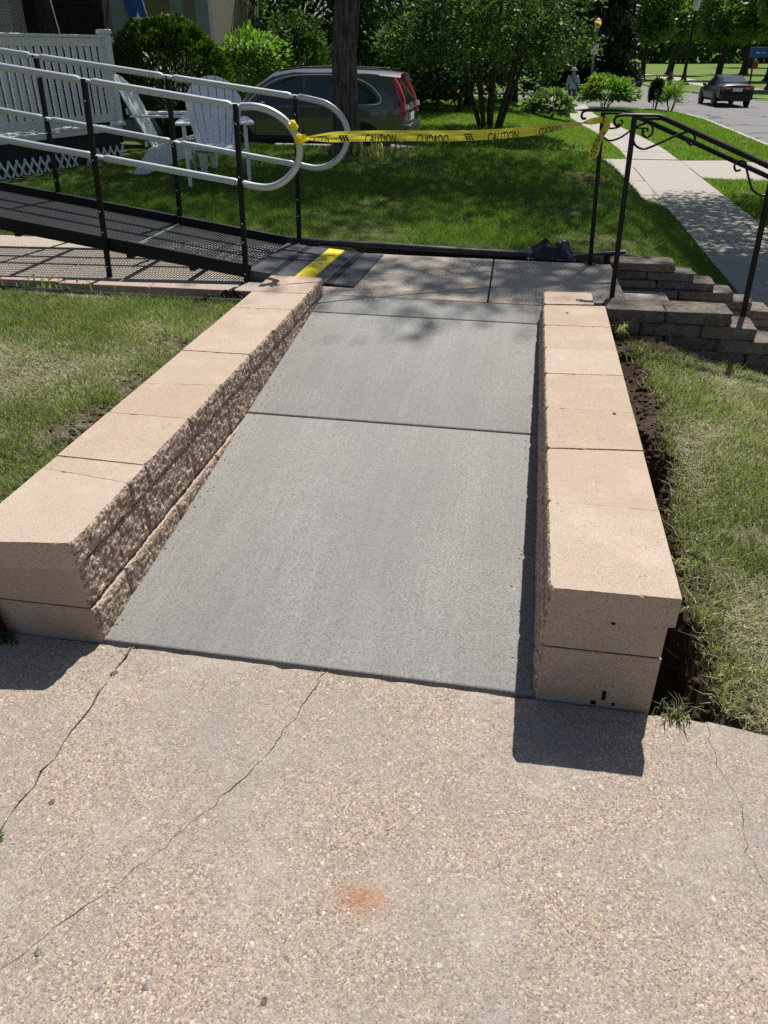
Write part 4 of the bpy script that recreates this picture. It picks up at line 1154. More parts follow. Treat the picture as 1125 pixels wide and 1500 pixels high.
# ------------------------------------------------------------------ cars
def make_car(name, loc, rz, label, st, paint, tail_x, roof_rake, windows, wheels, wheel_r, extras):
    """st: (x, z bottom, z belt, z top, half width, roof half width) from rear to front; car faces +x"""
    c = empty(name, loc, rz, label, 'car')
    n = len(st); V = []; ring = 16
    for k, (x, zb, ze, zt_, w, wr) in enumerate(st):
        half = [(0, zb), (.80 * w, zb), (.965 * w, zb + .13), (w, zb + (ze - zb) * .62), (.985 * w, ze), (wr + (w - wr) * .12, zt_ - .075 * min(1, (zt_ - ze) / .3)), (wr * .86, zt_ - .012), (0, zt_ + .012)]
        full = half + [(-a, b) for a, b in half[-2:0:-1]]
        for a, b in full:
            xr = x
            if k == 0: xr = x + roof_rake * max(0, b - ze) - .05 * (abs(a) / w) ** 3 * -1
            V.append((xr, a, b))
    R_ = 14
    F = [(k * R_ + i, k * R_ + (i + 1) % R_, (k + 1) * R_ + (i + 1) % R_, (k + 1) * R_ + i) for k in range(n - 1) for i in range(R_)]
    F += [(4, 5, 6, 7, 8, 9, 10), (0, 1, 2, 3, 4, 10, 11, 12, 13)]
    e = (n - 1) * R_
    F += [tuple(e + i for i in range(R_ - 1, -1, -1))]
    me = MB().add(V, F).mesh('body')
    bm = bmesh.new(); bm.from_mesh(me)
    bmesh.ops.recalc_face_normals(bm, faces=bm.faces[:])
    for f_ in bm.faces: f_.smooth = True
    bm.to_mesh(me); bm.free(); me.set_sharp_from_angle(angle=R(38))
    body = link('body', me, paint, c, local=True)
    xs_ = [s[0] for s in st]
    def side(x, z, s, lift=.008):
        ze = np.interp(x, xs_, [q[2] for q in st]); zt2 = np.interp(x, xs_, [q[3] for q in st]); w = np.interp(x, xs_, [q[4] for q in st]); wr = np.interp(x, xs_, [q[5] for q in st])
        z5 = zt2 - .075 * min(1, (zt2 - ze) / .3); y5 = wr + (w - wr) * .12
        t = np.clip((z - ze) / max(z5 - ze, 1e-3), 0, 1)
        if z < ze: y = w * (.985 + .015 * min(1, (ze - z) / .2))
        else: y = .985 * w + (y5 - .985 * w) * t
        return (x, s * (y + lift), z)
    def patch(poly, nm, m, lift=.008, both=True, parent=c):
        for s in ((1, -1) if both else (1,)):
            P = [side(x, z, s, lift) for x, z in poly]; Q = [(x, y - s * .02, z) for x, y, z in P]; k = len(P)
            MB().add(P + Q, [tuple(range(k))] + [(i, (i + 1) % k, (i + 1) % k + k, i + k) for i in range(k)]).build(nm, m, parent, local=True)
    for poly in windows: patch(poly, 'window', M['car_glass'])
    for wx in wheels:
        for s in (1, -1):
            w = np.interp(wx, xs_, [q[4] for q in st])
            arch = MB().lathe((0, 0, 0), [(wheel_r + .055, -.10), (wheel_r + .055, .014), (wheel_r + .02, .020)], 28).build('wheel_arch', M['trim'], c, local=True)
            arch.rotation_euler = (R(-90 * s), 0, 0); arch.location = (wx, s * w, wheel_r)
            ty = MB().lathe((0, 0, 0), [(wheel_r * .62, -.16), (wheel_r * .97, -.15), (wheel_r, -.12), (wheel_r, .01), (wheel_r * .96, .035), (wheel_r * .66, .035)], 28).build('wheel', M['tyre'], c, local=True, shade=True)
            ty.rotation_euler = (R(-90 * s), 0, 0); ty.location = (wx, s * w, wheel_r)
            rm_ = MB().lathe((0, 0, .022), [(wheel_r * .66, 0), (wheel_r * .64, .018), (wheel_r * .5, .004), (wheel_r * .16, .012), (.02, .014)], 20).build('rim', M['rim'], ty, local=True)
    extras(c, side, patch, st)
    return c

suv_st = [(-2.27, .46, 1.02, 1.585, .86, .60), (-2.12, .34, 1.03, 1.615, .895, .655), (-1.5, .30, 1.03, 1.665, .91, .68), (-.7, .29, 1.00, 1.69, .91, .69), (.1, .29, .98, 1.685, .91, .69), (.55, .29, .97, 1.62, .91, .68),
          (.95, .29, .96, 1.38, .91, .70), (1.32, .29, .955, 1.06, .905, .76), (1.75, .30, .90, .99, .89, .74), (2.10, .33, .78, .87, .83, .66), (2.27, .40, .66, .74, .74, .55)]
def suv_extras(c, side, patch, st):
    rake = .60
    zz = lambda z: -2.27 + rake * max(0, z - 1.02)
    def rear(poly, nm, m, lift=.008):
        P = [(zz(z) - lift, y, z) for y, z in poly]; Q = [(x + .03, y, z) for x, y, z in P]; k = len(P)
        return MB().add(P + Q, [tuple(range(k))] + [(i, (i + 1) % k, (i + 1) % k + k, i + k) for i in range(k)]).build(nm, m, c, local=True)
    rear([(-.66, 1.07), (.66, 1.07), (.56, 1.50), (-.56, 1.50)], 'rear_window', M['car_glass'])
    rear([(-.42, .95), (.42, .95), (.42, .98), (-.42, .98)], 'tailgate_handle', M['chrome'], .02)
    rear([(-.26, .74), (.26, .74), (.26, .88), (-.26, .88)], 'number_plate', M['plate'], .015)
    MB().box((-2.30, 0, .56), (.14, 1.64, .26)).build('bumper', M['suv_paint'], c, local=True, bevel=.05, seg=3)
    MB().box((-2.31, 0, .42), (.12, 1.5, .10)).build('bumper_trim', M['trim'], c, local=True, bevel=.02)
    for s in (1, -1):
        P = spline([(-1.985, s * .655, 1.53), (-2.10, s * .775, 1.33), (-2.185, s * .855, 1.13), (-2.215, s * .868, .96), (-2.225, s * .868, .84)], 4)
        m = MB(); m.tube(P, [.040, .052, .058] + [.064] * (len(P) - 6) + [.082, .090, .088], 10)
        lamp = m.build('tail_light', M['red_lamp'], c, local=True, shade=True)
        MB().tube([(-2.262, s * .845, 1.06), (-2.268, s * .850, .97)], [.058, .064], 10).build('reverse_lens', M['clear_lamp'], lamp, local=True, shade=True)
        m = MB().tube([(x, s * (np.interp(x, [q[0] for q in st], [q[5] for q in st]) - .03), np.interp(x, [q[0] for q in st], [q[3] for q in st]) + .025) for x in (-1.7, -.9, -.1, .4)], .016, 8); m.build('roof_rail', M['trim'], c, local=True)
        MB().box((.72, s * 1.0, 1.02), (.12, .20, .15)).build('mirror', M['suv_paint'], c, local=True, bevel=.03)
        lx = [side(x, z, s, .012) for x, z in ((1.12, 1.02), (.95, 1.19), (.62, 1.42), (.2, 1.555), (-.4, 1.590), (-1.0, 1.565), (-1.45, 1.44), (-1.72, 1.22), (-1.74, 1.10), (-1.55, 1.055), (-.5, 1.015), (.4, 1.0), (1.12, 1.0))]
        MB().tube(spline(lx, 5), .011, 6).build('window_trim', M['chrome'], c, local=True, shade=True)
        for x in (.02, -.98):
            MB().tube([side(x - .02, .90, s, .02), side(x - .20, .905, s, .02)], .016, 6).build('door_handle', M['suv_paint'], c, local=True)
        for x, z1 in ((.92, .95), (-.13, .99), (-1.12, .99)):
            MB().tube([side(x, z1, s, -.002), side(x + .01, .62, s, .001), side(x + .06, .36, s, -.006)], .005, 5).build('door_seam', M['trim'], c, local=True)
        MB().tube([side(1.0, .40, s, -.012), side(-1.0, .40, s, -.012)], .055, 8).build('sill_trim', M['trim'], c, local=True)
    MB().tube([(-1.90, 0, 1.66), (-2.02, 0, 1.70)], .02, 6).build('antenna', M['trim'], c, local=True)
suv = make_car('parked_car', (-5.28, 20.1, -.635), R(180), 'grey-brown SUV parked on the neighbouring drive behind the tree trunk', suv_st, M['suv_paint'], -2.27, .60,
         [[(.98, 1.03), (.60, 1.39), (.18, 1.53), (-.10, 1.55), (-.10, 1.02), (.6, 1.01)],
          [(-.16, 1.02), (-.16, 1.555), (-.6, 1.56), (-1.02, 1.53), (-1.10, 1.05)],
          [(-1.16, 1.06), (-1.08, 1.52), (-1.38, 1.42), (-1.62, 1.24), (-1.69, 1.13), (-1.62, 1.08)]],
         (1.38, -1.35), .345, suv_extras)
suv.scale = (1.10, 1.06, 1.085)

sed_st = [(-2.30, .45, .92, 1.02, .80, .58), (-2.20, .32, .95, 1.06, .865, .62), (-1.75, .26, .95, 1.10, .89, .62), (-1.35, .24, .94, 1.22, .895, .60), (-.75, .24, .92, 1.42, .90, .60), (-.1, .24, .90, 1.455, .90, .60), (.35, .24, .90, 1.40, .90, .60),
          (.8, .24, .89, 1.17, .90, .64), (1.2, .24, .87, .95, .89, .70), (1.8, .26, .78, .86, .87, .68), (2.2, .30, .66, .74, .80, .6), (2.32, .36, .58, .66, .70, .5)]
def sed_extras(c, side, patch, st):
    def on(poly, nm, m, x, lift=.012):
        P = [(x - lift, y, z) for y, z in poly]; Q = [(x + .06, y, z) for y, z in poly]; k = len(P)
        return MB().add(P + Q, [tuple(range(k))] + [(i, (i + 1) % k, (i + 1) % k + k, i + k) for i in range(k)]).build(nm, m, c, local=True)
    # rear window on the slope between roof and boot
    P = [(-1.66, -.60, 1.155), (-1.66, .60, 1.155), (-.80, .53, 1.425), (-.80, -.53, 1.425)]
    MB().add(P + [(x, y, z - .03) for x, y, z in P], [(0, 1, 2, 3), (0, 4, 5, 1), (1, 5, 6, 2), (2, 6, 7, 3), (3, 7, 4, 0)]).build('rear_window', M['car_glass'], c, local=True)
    on([(-.24, .74), (.24, .74), (.24, .87), (-.24, .87)], 'number_plate', M['plate'], -2.31)
    on([(-.36, .885), (.36, .885), (.36, .905), (-.36, .905)], 'boot_trim', M['chrome'], -2.31)
    MB().box((-2.30, 0, .50), (.16, 1.62, .30)).build('bumper', M['sedan_paint'], c, local=True, bevel=.05, seg=3)
    MB().box((-2.30, 0, .35), (.12, 1.4, .10)).build('bumper_trim', M['trim'], c, local=True)
    for s in (1, -1):
        lt = MB().add([(-2.315, s * .36, .84), (-2.315, s * .38, .95), (-2.25, s * .80, .955), (-2.02, s * .885, .93), (-2.10, s * .88, .80), (-2.25, s * .82, .80),
                       (-2.24, s * .36, .84), (-2.24, s * .38, .95), (-2.18, s * .78, .955), (-2.0, s * .84, .93), (-2.06, s * .84, .80), (-2.2, s * .78, .80)],
                      [(0, 1, 2, 5), (2, 3, 4, 5), (0, 6, 7, 1), (1, 7, 8, 2), (2, 8, 9, 3), (3, 9, 10, 4), (4, 10, 11, 5), (5, 11, 6, 0)])
        lamp = lt.build('tail_light', M['red_lamp'], c, local=True)
        MB().box((-2.312, s * .50, .875), (.02, .12, .035)).build('reverse_lens', M['clear_lamp'], lamp, local=True)
        MB().box((.62, s * .98, .98), (.12, .18, .12)).build('mirror', M['sedan_paint'], c, local=True, bevel=.03)
        for x in (.0, -.95): MB().tube([side(x, .80, s, .02), side(x - .2, .805, s, .02)], .014, 6).build('door_handle', M['sedan_paint'], c, local=True)
make_car('driving_car', (10.25, 50.4, ROAD_Z), R(94), 'black sedan on the street seen from behind', sed_st, M['sedan_paint'], -2.3, .1,
         [[(.72, .93), (.36, 1.33), (-.02, 1.40), (-.22, 1.40), (-.22, .93)], [(-.28, .93), (-.28, 1.40), (-.72, 1.36), (-1.16, 1.13), (-1.12, .97)]],
         (1.40, -1.38), .325, sed_extras)

# ------------------------------------------------------------------ person walking away on the pavement
def person(loc, rz):
    p = empty('person', loc, rz, 'person in light blue shirt, dark trousers and grey hat walking away on the sidewalk', 'person')
    J_ = {'pel': (0, 0, .93), 'wst': (0, 0, 1.06), 'chs': (0, .01, 1.30), 'nck': (0, .02, 1.47), 'hd0': (0, .03, 1.55), 'hd1': (0, .04, 1.66),
          'hL': (-.10, 0, .90), 'kL': (-.11, .12, .52), 'aL': (-.11, .02, .10), 'tL': (-.12, .16, .04),
          'hR': (.10, 0, .90), 'kR': (.11, .02, .50), 'aR': (.11, -.22, .14), 'tR': (.12, -.12, .04),
          'sL': (-.19, .01, 1.40), 'eL': (-.27, -.06, 1.13), 'wL': (-.25, .06, .90), 'fL': (-.24, .10, .80),
          'sR': (.19, .01, 1.40), 'eR': (.27, .02, 1.13), 'wR': (.25, .16, .93), 'fR': (.24, .20, .84)}
    E_ = [('pel', 'wst'), ('wst', 'chs'), ('chs', 'nck'), ('nck', 'hd0'), ('hd0', 'hd1'), ('pel', 'hL'), ('hL', 'kL'), ('kL', 'aL'), ('aL', 'tL'), ('pel', 'hR'), ('hR', 'kR'), ('kR', 'aR'), ('aR', 'tR'),
          ('chs', 'sL'), ('sL', 'eL'), ('eL', 'wL'), ('wL', 'fL'), ('chs', 'sR'), ('sR', 'eR'), ('eR', 'wR'), ('wR', 'fR')]
    rad = {'pel': .16, 'wst': .155, 'chs': .175, 'nck': .058, 'hd0': .085, 'hd1': .10, 'h': .10, 'k': .072, 'a': .05, 't': .042, 's': .078, 'e': .055, 'w': .036, 'f': .04}
    names = list(J_); me = bpy.data.meshes.new('body')
    me.from_pydata([J_[n] for n in names], [(names.index(a), names.index(b)) for a, b in E_], [])
    o = bpy.data.objects.new('body', me); COL.objects.link(o)
    sk = o.modifiers.new('skin', 'SKIN'); ss = o.modifiers.new('sub', 'SUBSURF'); ss.levels = ss.render_levels = 2
    if not me.skin_vertices: me.skin_vertices.new(name='')
    for i, n in enumerate(names):
        q = rad.get(n, rad.get(n[0], .05)); me.skin_vertices[0].data[i].radius = (q, q * (.72 if n in ('pel', 'wst', 'chs') else 1))
        me.skin_vertices[0].data[i].use_root = (n == 'pel')
    m2 = bpy.data.meshes.new_from_object(o.evaluated_get(bpy.context.evaluated_depsgraph_get())); bpy.data.objects.remove(o)
    for m in (M['skin'], M['shirt'], M['trousers'], M['cloth_dark']): m2.materials.append(m)
    for f_ in m2.polygons:
        z = f_.center.z; arm = abs(f_.center.x) > .215
        f_.material_index = 0 if z > 1.46 or (arm and z < 1.06) else (1 if z > .93 or arm else (3 if z < .09 else 2)); f_.use_smooth = True
    b = link('body', m2, None, p, local=True); b.name = 'body'
    MB().lathe((0, .035, 1.66), [(.19, .0), (.185, .015), (.115, .02), (.105, .10), (.05, .125)], 16).build('hat', M['hat'], p, local=True, shade=True)
    MB().tube(spline([(-.13, .12, 1.44), (-.05, -.155, 1.36), (.08, -.165, 1.15), (.2, -.10, .98)], 5), .02, 6).build('bag_strap', M['cloth_dark'], p, local=True)
    MB().box((.25, -.04, .90), (.10, .26, .22)).build('shoulder_bag', M['trousers'], p, local=True, bevel=.03)
    return p
person((1.72, 41.6, SW_Z + .004), R(4))

# ------------------------------------------------------------------ street furniture
lp = empty('street_lamp', (3.72, 61, SW_Z), label='grey lamp post with amber lantern and white sign before the dark fir', cat='street lamp')
MB().tube([(3.72, 61, SW_Z), (3.72, 61, SW_Z + .4), (3.70, 61, 2.75)], [.12, .085, .065], 10).build('post', M['lamp_metal'], lp)
MB().lathe((3.70, 61, 2.75), [(.07, 0), (.14, .06), (.15, .10)], 12).build('collar', M['lamp_metal'], lp)
MB().lathe((3.70, 61, 2.86), [(.13, 0), (.20, .16), (.21, .30), (.16, .36)], 12).build('lantern', M['amber'], lp, shade=True)
MB().lathe((3.70, 61, 3.22), [(.24, 0), (.20, .06), (.06, .14), (.02, .2)], 12).build('lantern_cap', M['lamp_metal'], lp)
MB().box((3.70, 60.92, 1.62), (.46, .02, .62)).build('sign_panel', M['white_sign'], lp, bevel=.004)

def far_z(): return SW_Z - .01
pl = empty('park_lamp', (12.2, 77, far_z()), label='black park lamp post with flared base beside the hydrant', cat='street lamp')
MB().lathe((12.2, 77, far_z()), [(.52, 0), (.50, .10), (.30, .18), (.24, .42), (.18, .60), (.14, .9), (.11, 1.6), (.10, 5.2)], 12).build('post', M['iron'], pl, shade=True)
MB().lathe((12.2, 77, far_z() + 5.2), [(.12, 0), (.26, .2), (.28, .7), (.1, .95)], 12).build('lantern', M['white_sign'], pl, shade=True)
hy = empty('fire_hydrant', (10.84, 75.2, far_z()), label='dark red fire hydrant on the far grass verge', cat='hydrant')
MB().lathe((10.84, 75.2, far_z()), [(.26, 0), (.26, .06), (.17, .08), (.17, .62), (.22, .64), (.22, .70), (.17, .74), (.15, .84), (.07, .92), (.05, .98)], 14).build('barrel', M['hydrant'], hy, shade=True)
for s in (-1, 1): MB().tube([(10.84, 75.2, far_z() + .5), (10.84 + s * .29, 75.2, far_z() + .5)], .085, 10).build('outlet', M['hydrant'], hy)
MB().tube([(10.84, 75.2, far_z() + .45), (10.84, 74.92, far_z() + .45)], .10, 10).build('outlet', M['hydrant'], hy)
sg = empty('blue_sign', (17.5, 77, far_z()), label='blue sign board on a dark post at the park edge', cat='sign')
MB().tube([(17.5, 77, far_z()), (17.35, 77, 2.2)], .07, 8).build('post', M['iron'], sg)
bd = MB().box((17.75, 76.9, 1.42), (1.55, .05, .72)).build('board', M['blue_sign'], sg, bevel=.01)
for x, w in ((17.62, .30), (18.02, .22)): MB().box((x, 76.868, 1.40), (w, .008, .07)).build('marking', M['white_sign'], bd)
MB().box((17.62, 76.92, .55), (.42, .05, .55)).build('lower_board', M['red_sign'], sg, bevel=.01)

bx, by = -3.6, 31.6; bz = float(ground_z(bx, by))
bn = empty('bench', (bx, by, bz), label='low dark wooden bench on the neighbouring lawn', cat='bench')
for k in range(2): MB().box((bx, by - .12 + .24 * k, bz + .60), (2.15, .22, .07)).build('seat_board', M['bench_wood'], bn, bevel=.008)
MB().box((bx, by - .24, bz + .50), (2.0, .05, .14)).build('apron', M['bench_wood'], bn)
for s in (-1, 1): MB().box((bx + s * .98, by, bz + .28), (.14, .46, .60)).build('leg', M['bench_wood'], bn, bevel=.01)

# ------------------------------------------------------------------ foliage
def unit(n, r=rng):
    v = r.normal(size=(n, 3)); return v / np.linalg.norm(v, axis=1, keepdims=True)
def leaf_mesh(name, P, size, aspect=.5, up=0.0, droop=0.0, seed=0, col=None, fold=.0):
    """one diamond leaf at each point"""
    r = np.random.default_rng(seed); n = len(P)
    d = unit(n, r); d[:, 2] = d[:, 2] * (1 - abs(droop)) - droop; d /= np.linalg.norm(d, axis=1, keepdims=True)
    nrm = unit(n, r); nrm[:, 2] = np.abs(nrm[:, 2]) + up; nrm = nrm - d * np.sum(nrm * d, 1, keepdims=True); nrm /= np.linalg.norm(nrm, axis=1, keepdims=True) + 1e-9
    s = np.cross(d, nrm); L = (size * r.uniform(.65, 1.3, n))[:, None]
    a = P - d * L * .5; b = P + d * L * .5; m = P - d * L * .05 + nrm * L * fold
    V = np.stack([a, m + s * L * aspect * .5, b, m - s * L * aspect * .5], 1).reshape(-1, 3)
    F = np.arange(4 * n).reshape(n, 4)
    if col is None: col = r.beta(1.4, 1.8, n)
    C = np.repeat(np.stack([col, col, col], 1), 4, 0)
    return fast_mesh(name, V, F, C)

def clumps(ells, n_clump, per, rad, seed=0, shell=.55, flat_=.6):
    """points gathered in clumps through a set of ellipsoids ((cx,cy,cz),(rx,ry,rz),weight)"""
    r = np.random.default_rng(seed); out = []; w = np.array([e[2] for e in ells], float); w /= w.sum()
    cnt = r.multinomial(n_clump, w); cs = []
    for (c, q, _), k in zip(ells, cnt):
        u = unit(k, r); rr = (shell + (1 - shell) * r.random(k)) ** .7
        cs.append(np.array(c) + u * np.array(q) * rr[:, None])
    cs = np.concatenate(cs); k = len(cs)
    rr = rad * r.uniform(.55, 1.35, k)
    pts = cs[:, None, :] + r.normal(size=(k, per, 3)) * rr[:, None, None] * np.array([.6, .6, .6 * flat_])
    tone = np.clip(r.normal(.45, .2, k)[:, None] + r.normal(0, .15, (k, per)), 0, 1)
    return pts.reshape(-1, 3), tone.reshape(-1), cs

def limbs(m, base, top, r0, tips, seed=0):
    """tapered trunk from base to top with limbs to the tips"""
    rr = random.Random(seed); base, top = Vector(base), Vector(top)
    P = [base, base.lerp(top, .04), base.lerp(top, .12)] + [base.lerp(top, t) + Vector((rr.uniform(-1, 1), rr.uniform(-1, 1), 0)) * r0 * .5 for t in (.3, .5, .7, .85, 1)]
    m.tube(P, [r0 * 1.7, r0 * 1.22, r0 * 1.04, r0, r0 * .96, r0 * .9, r0 * .82, r0 * .6], 14)
    for t in tips:
        t = Vector(t); s = base.lerp(top, rr.uniform(.72, .97)); mid = s.lerp(t, .5) + Vector((0, 0, .12 * (t - s).length))
        m.tube([s, s.lerp(mid, .5) + Vector((0, 0, .05)), mid, t], [r0 * .42, r0 * .34, r0 * .24, r0 * .06], 7)

def tree(name, label, base, h_trunk, r0, ells, n_clump, per, rad, leaf, mat, group, seed, bark='bark', cat='tree', droop=.15, aspect=.5, lean=(0, 0), n_limb=10):
    t = empty(name, base, 0, label, cat, group)
    P, tone, cs = clumps(ells, n_clump, per, rad, seed)
    m = MB(); rr = random.Random(seed)
    top = (base[0] + lean[0], base[1] + lean[1], base[2] + h_trunk)
    tips = [tuple(cs[rr.randrange(len(cs))]) for _ in range(n_limb)]
    limbs(m, base, top, r0, tips, seed)
    m.build('trunk', M[bark], t, shade=True)
    link('crown', leaf_mesh('crown', P, leaf, aspect, .4, droop, seed, tone), M[mat], t)
    return t

def bush(name, label, c, q, n, leaf, mat, seed, aspect=.45, droop=-.3, cat='bush', group=None, stems=7, hollow=.72, rough=.10, bark='bark_dark'):
    """dense shrub: leaves through an uneven ellipsoid shell over a few stems"""
    r = np.random.default_rng(seed); b = empty(name, (c[0], c[1], c[2]), 0, label, cat, group)
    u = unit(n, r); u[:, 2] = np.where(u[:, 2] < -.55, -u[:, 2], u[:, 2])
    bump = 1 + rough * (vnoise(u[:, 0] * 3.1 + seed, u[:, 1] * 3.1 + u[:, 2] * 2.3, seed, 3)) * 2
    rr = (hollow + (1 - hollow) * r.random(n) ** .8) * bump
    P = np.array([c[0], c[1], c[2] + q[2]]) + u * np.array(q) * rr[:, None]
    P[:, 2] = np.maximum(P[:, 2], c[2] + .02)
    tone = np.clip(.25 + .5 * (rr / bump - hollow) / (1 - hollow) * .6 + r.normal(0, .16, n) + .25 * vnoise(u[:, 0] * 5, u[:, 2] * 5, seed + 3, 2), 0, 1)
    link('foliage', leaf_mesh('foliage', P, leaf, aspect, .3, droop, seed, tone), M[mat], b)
    m = MB(); rd = random.Random(seed)
    for k in range(stems):
        a = rd.uniform(0, 6.28); e = Vector((c[0] + math.cos(a) * q[0] * .6, c[1] + math.sin(a) * q[1] * .6, c[2] + q[2] * rd.uniform(1.0, 1.5)))
        s = Vector((c[0] + math.cos(a) * .06, c[1] + math.sin(a) * .06, c[2] - .03)); m.tube([s, s.lerp(e, .5) + Vector((0, 0, .08)), e], [.022, .016, .006], 6)
    m.build('stems', M[bark], b)
    return b

# the street tree on the lawn that shades it
zb = float(ground_z(-2.43, 11.2)) - .03
tree('street_tree', 'big tree with furrowed trunk standing on the lawn before the SUV', (-2.43, 11.2, zb), 3.9, .165,
     [((-2.6, 13.3, 6.4), (4.6, 2.4, 1.9), 8), ((-2.0, 11.7, 5.0), (3.4, 1.6, .8), 4), ((.85, 10.92, 11.0), (1.3, .40, .45), .8), ((2.1, 11.45, 11.2), (1.0, .5, .4), .38), ((-1.2, 12.6, 9.5), (2.2, 1.5, 1.0), 2), ((2.0, 10.9, 5.2), (1.9, 1.8, 1.0), 3)],
     575, 58, .52, .13, 'leaf_main', 'trees beside the yard', 11, n_limb=16)
tree('street_tree', 'boulevard tree right of the steps, its shade falling over the sidewalk', (6.1, 15.6, SW_Z - .02), 4.2, .20,
     [((4.9, 16.2, 6.2), (3.3, 4.8, 2.0), 5), ((4.2, 12.4, 5.4), (2.3, 3.2, 1.0), 3.2)], 1050, 55, .55, .14, 'leaf_main', 'trees beside the yard', 12)

# weeds and suckers at the foot of the trunk
def tuft(name, label, c, n, h, w, colr, seed, spread=.12, cat='weed', group=None, mat='grass', lean=.5):
    r = np.random.default_rng(seed); V = []; C = []; F = []
    for k in range(n):
        a = r.uniform(0, 6.283); s0 = np.array(c) + np.array([r.normal(0, spread), r.normal(0, spread * .6), 0]); hh = h * r.uniform(.5, 1.2)
        d = np.array([math.cos(a), math.sin(a), 0]) * hh * lean * r.uniform(.3, 1.2); sd = np.array([-math.sin(a), math.cos(a), 0]) * w * .5
        m1 = s0 + d * .35 + np.array([0, 0, hh * .65]); e = s0 + d + np.array([0, 0, hh * (.95 - .4 * lean)])
        b = len(V); V += [s0 - sd, s0 + sd, m1 + sd, m1 - sd, e, e]; F += [(b, b + 1, b + 2, b + 3), (b + 3, b + 2, b + 4, b + 5)]
        cc = np.array(colr) * r.uniform(.7, 1.3); C += [cc] * 6
    me = fast_mesh(name, np.array(V), np.array(F), np.array(C))
    return tag(link(name, me, M[mat]), label, cat, group)
tuft('weed_clump', 'pale dry weeds around the foot of the big tree trunk', (-2.15, 10.95, float(ground_z(-2.15, 10.95))), 150, .22, .018, (.26, .24, .14), 3, .22, 'weeds')
tuft('weed_clump', 'green grassy weeds growing behind the edging by the ramp pad', (-2.97, 4.54, .20), 60, .13, .010, (.16, .22, .06), 4, .16, 'weeds')
tuft('weed_clump', 'wispy dry weed beside the far end of the right block wall', (.60, 4.40, float(ground_z(.60, 4.40))), 34, .13, .005, (.34, .30, .18), 5, .02, 'weeds', lean=.9)
tuft('weed_clump', 'thin dry grass stems at the edging behind the landing', (-.44, 5.78, .27), 6, .12, .004, (.36, .32, .2), 6, .02, 'weeds')
tuft('weed_clump', 'small green weed in the driveway joint at the left', (-1.075, .965, -.012), 26, .028, .010, (.10, .17, .03), 7, .012, 'weeds', lean=1.0)
tuft('weed_clump', 'green weed at the foot of the left block wall', (-1.44, 1.60, -.01), 22, .05, .008, (.07, .13, .03), 8, .02, 'weeds', lean=1.0)
tuft('weed_clump', 'grey-green sprig between the right block wall and trench', (.52, 1.625, -.03), 70, .09, .0035, (.20, .22, .13), 9, .018, 'weeds', lean=.5)

bush('round_bush', 'clipped round evergreen bush before the porch columns', (-5.50, 12.7, .24), (.98, .85, .87), 26000, .085, 'leaf_thuja', 21, .30, -.55, hollow=.80, rough=.07)
bush('pale_shrub', 'loose pale green leafy shrub beyond the front of the SUV', (-8.1, 24.2, -.5), (1.25, .9, 1.32), 9000, .13, 'leaf_light', 22, .45, .1, hollow=.45, rough=.22)
bush('dark_shrub', 'dark leafy shrub between round bush and garden chairs', (-4.95, 12.2, .28), (.45, .35, .30), 3500, .08, 'leaf_dark', 23, .45, .1, hollow=.55, rough=.18)
bush('tall_shrub', 'tall shrub with upright shoots behind the SUV roof', (-6.9, 25.2, -.5), (1.1, .8, 1.5), 7000, .13, 'leaf_dark', 24, .4, -.4, hollow=.45, rough=.28)
hz = float(ground_z(.75, 35.4))
bush('hosta_clump', 'pale variegated hosta clump left of the sidewalk', (.62, 35.2, hz - .05), (1.15, .9, .52), 700, .34, 'leaf_hosta', 25, .55, .15, 'plant', stems=4, hollow=.5)
fb = bush('flower_bush', 'leafy garden bush with orange flowers beside the walking person', (3.35, 43.0, SW_Z - .02), (1.45, 1.1, .72), 5200, .17, 'leaf_light', 26, .5, .1, hollow=.5, rough=.2)
m = MB(); rd = random.Random(9)
for k in range(22):
    a = Vector((2.6 + rd.gauss(0, .35), 42.4 + rd.uniform(-.3, .5), SW_Z + rd.uniform(.75, 1.35))); m.lathe(a, [(.01, -.03), (.04, 0), (.03, .03), (.01, .05)], 6)
m.build('flowers', M['orange'], fb)
bush('cone_shrub', 'small dark conical evergreen on the grass verge', (5.72, 43.2, SW_Z - .02), (.40, .40, .68), 3200, .13, 'leaf_fir', 27, .35, -.6, hollow=.5, rough=.1)
bush('weedy_shrub', 'wispy pale green weeds beside the conical evergreen', (6.35, 42.4, SW_Z - .02), (.62, .6, .62), 1500, .15, 'leaf_light', 28, .25, -.4, hollow=.2, rough=.3)

# multi-stem ornamental tree on the neighbouring lawn
mz = float(ground_z(-1.25, 26.4))
mt = empty('ornamental_tree', (-1.25, 26.4, mz), 0, 'many-stemmed ornamental tree with drooping leaves on the neighbouring lawn', 'tree', 'trees beyond the drive')
m = MB(); rd = random.Random(4)
for k in range(8):
    a = k * .785 + rd.uniform(-.2, .2); s = Vector((-1.25 + .28 * math.cos(a), 26.4 + .22 * math.sin(a), mz - .05)); e = s + Vector((math.cos(a) * .7, math.sin(a) * .6, rd.uniform(2.0, 2.6)))
    m.tube([s, s.lerp(e, .5) + Vector((rd.uniform(-.06, .06), 0, 0)), e, e + Vector((math.cos(a) * .9, math.sin(a) * .9, 1.6))], [.075, .06, .05, .015], 8)
m.build('stems', M['bark_dark'], mt, shade=True)
P, tone, cs = clumps([((-1.4, 26.4, 3.3), (3.1, 2.6, 1.5), 5), ((-1.9, 25.4, 1.9), (2.4, 1.4, .75), 3), ((.65, 25.8, 1.7), (1.0, 1.0, .7), 1.2), ((-3.6, 25.8, 1.8), (1.0, 1.0, .7), 1)], 420, 34, .38, 31, .35)
link('crown', leaf_mesh('crown', P, .17, .42, .3, .45, 31, tone), M['leaf_ornamental'], mt)

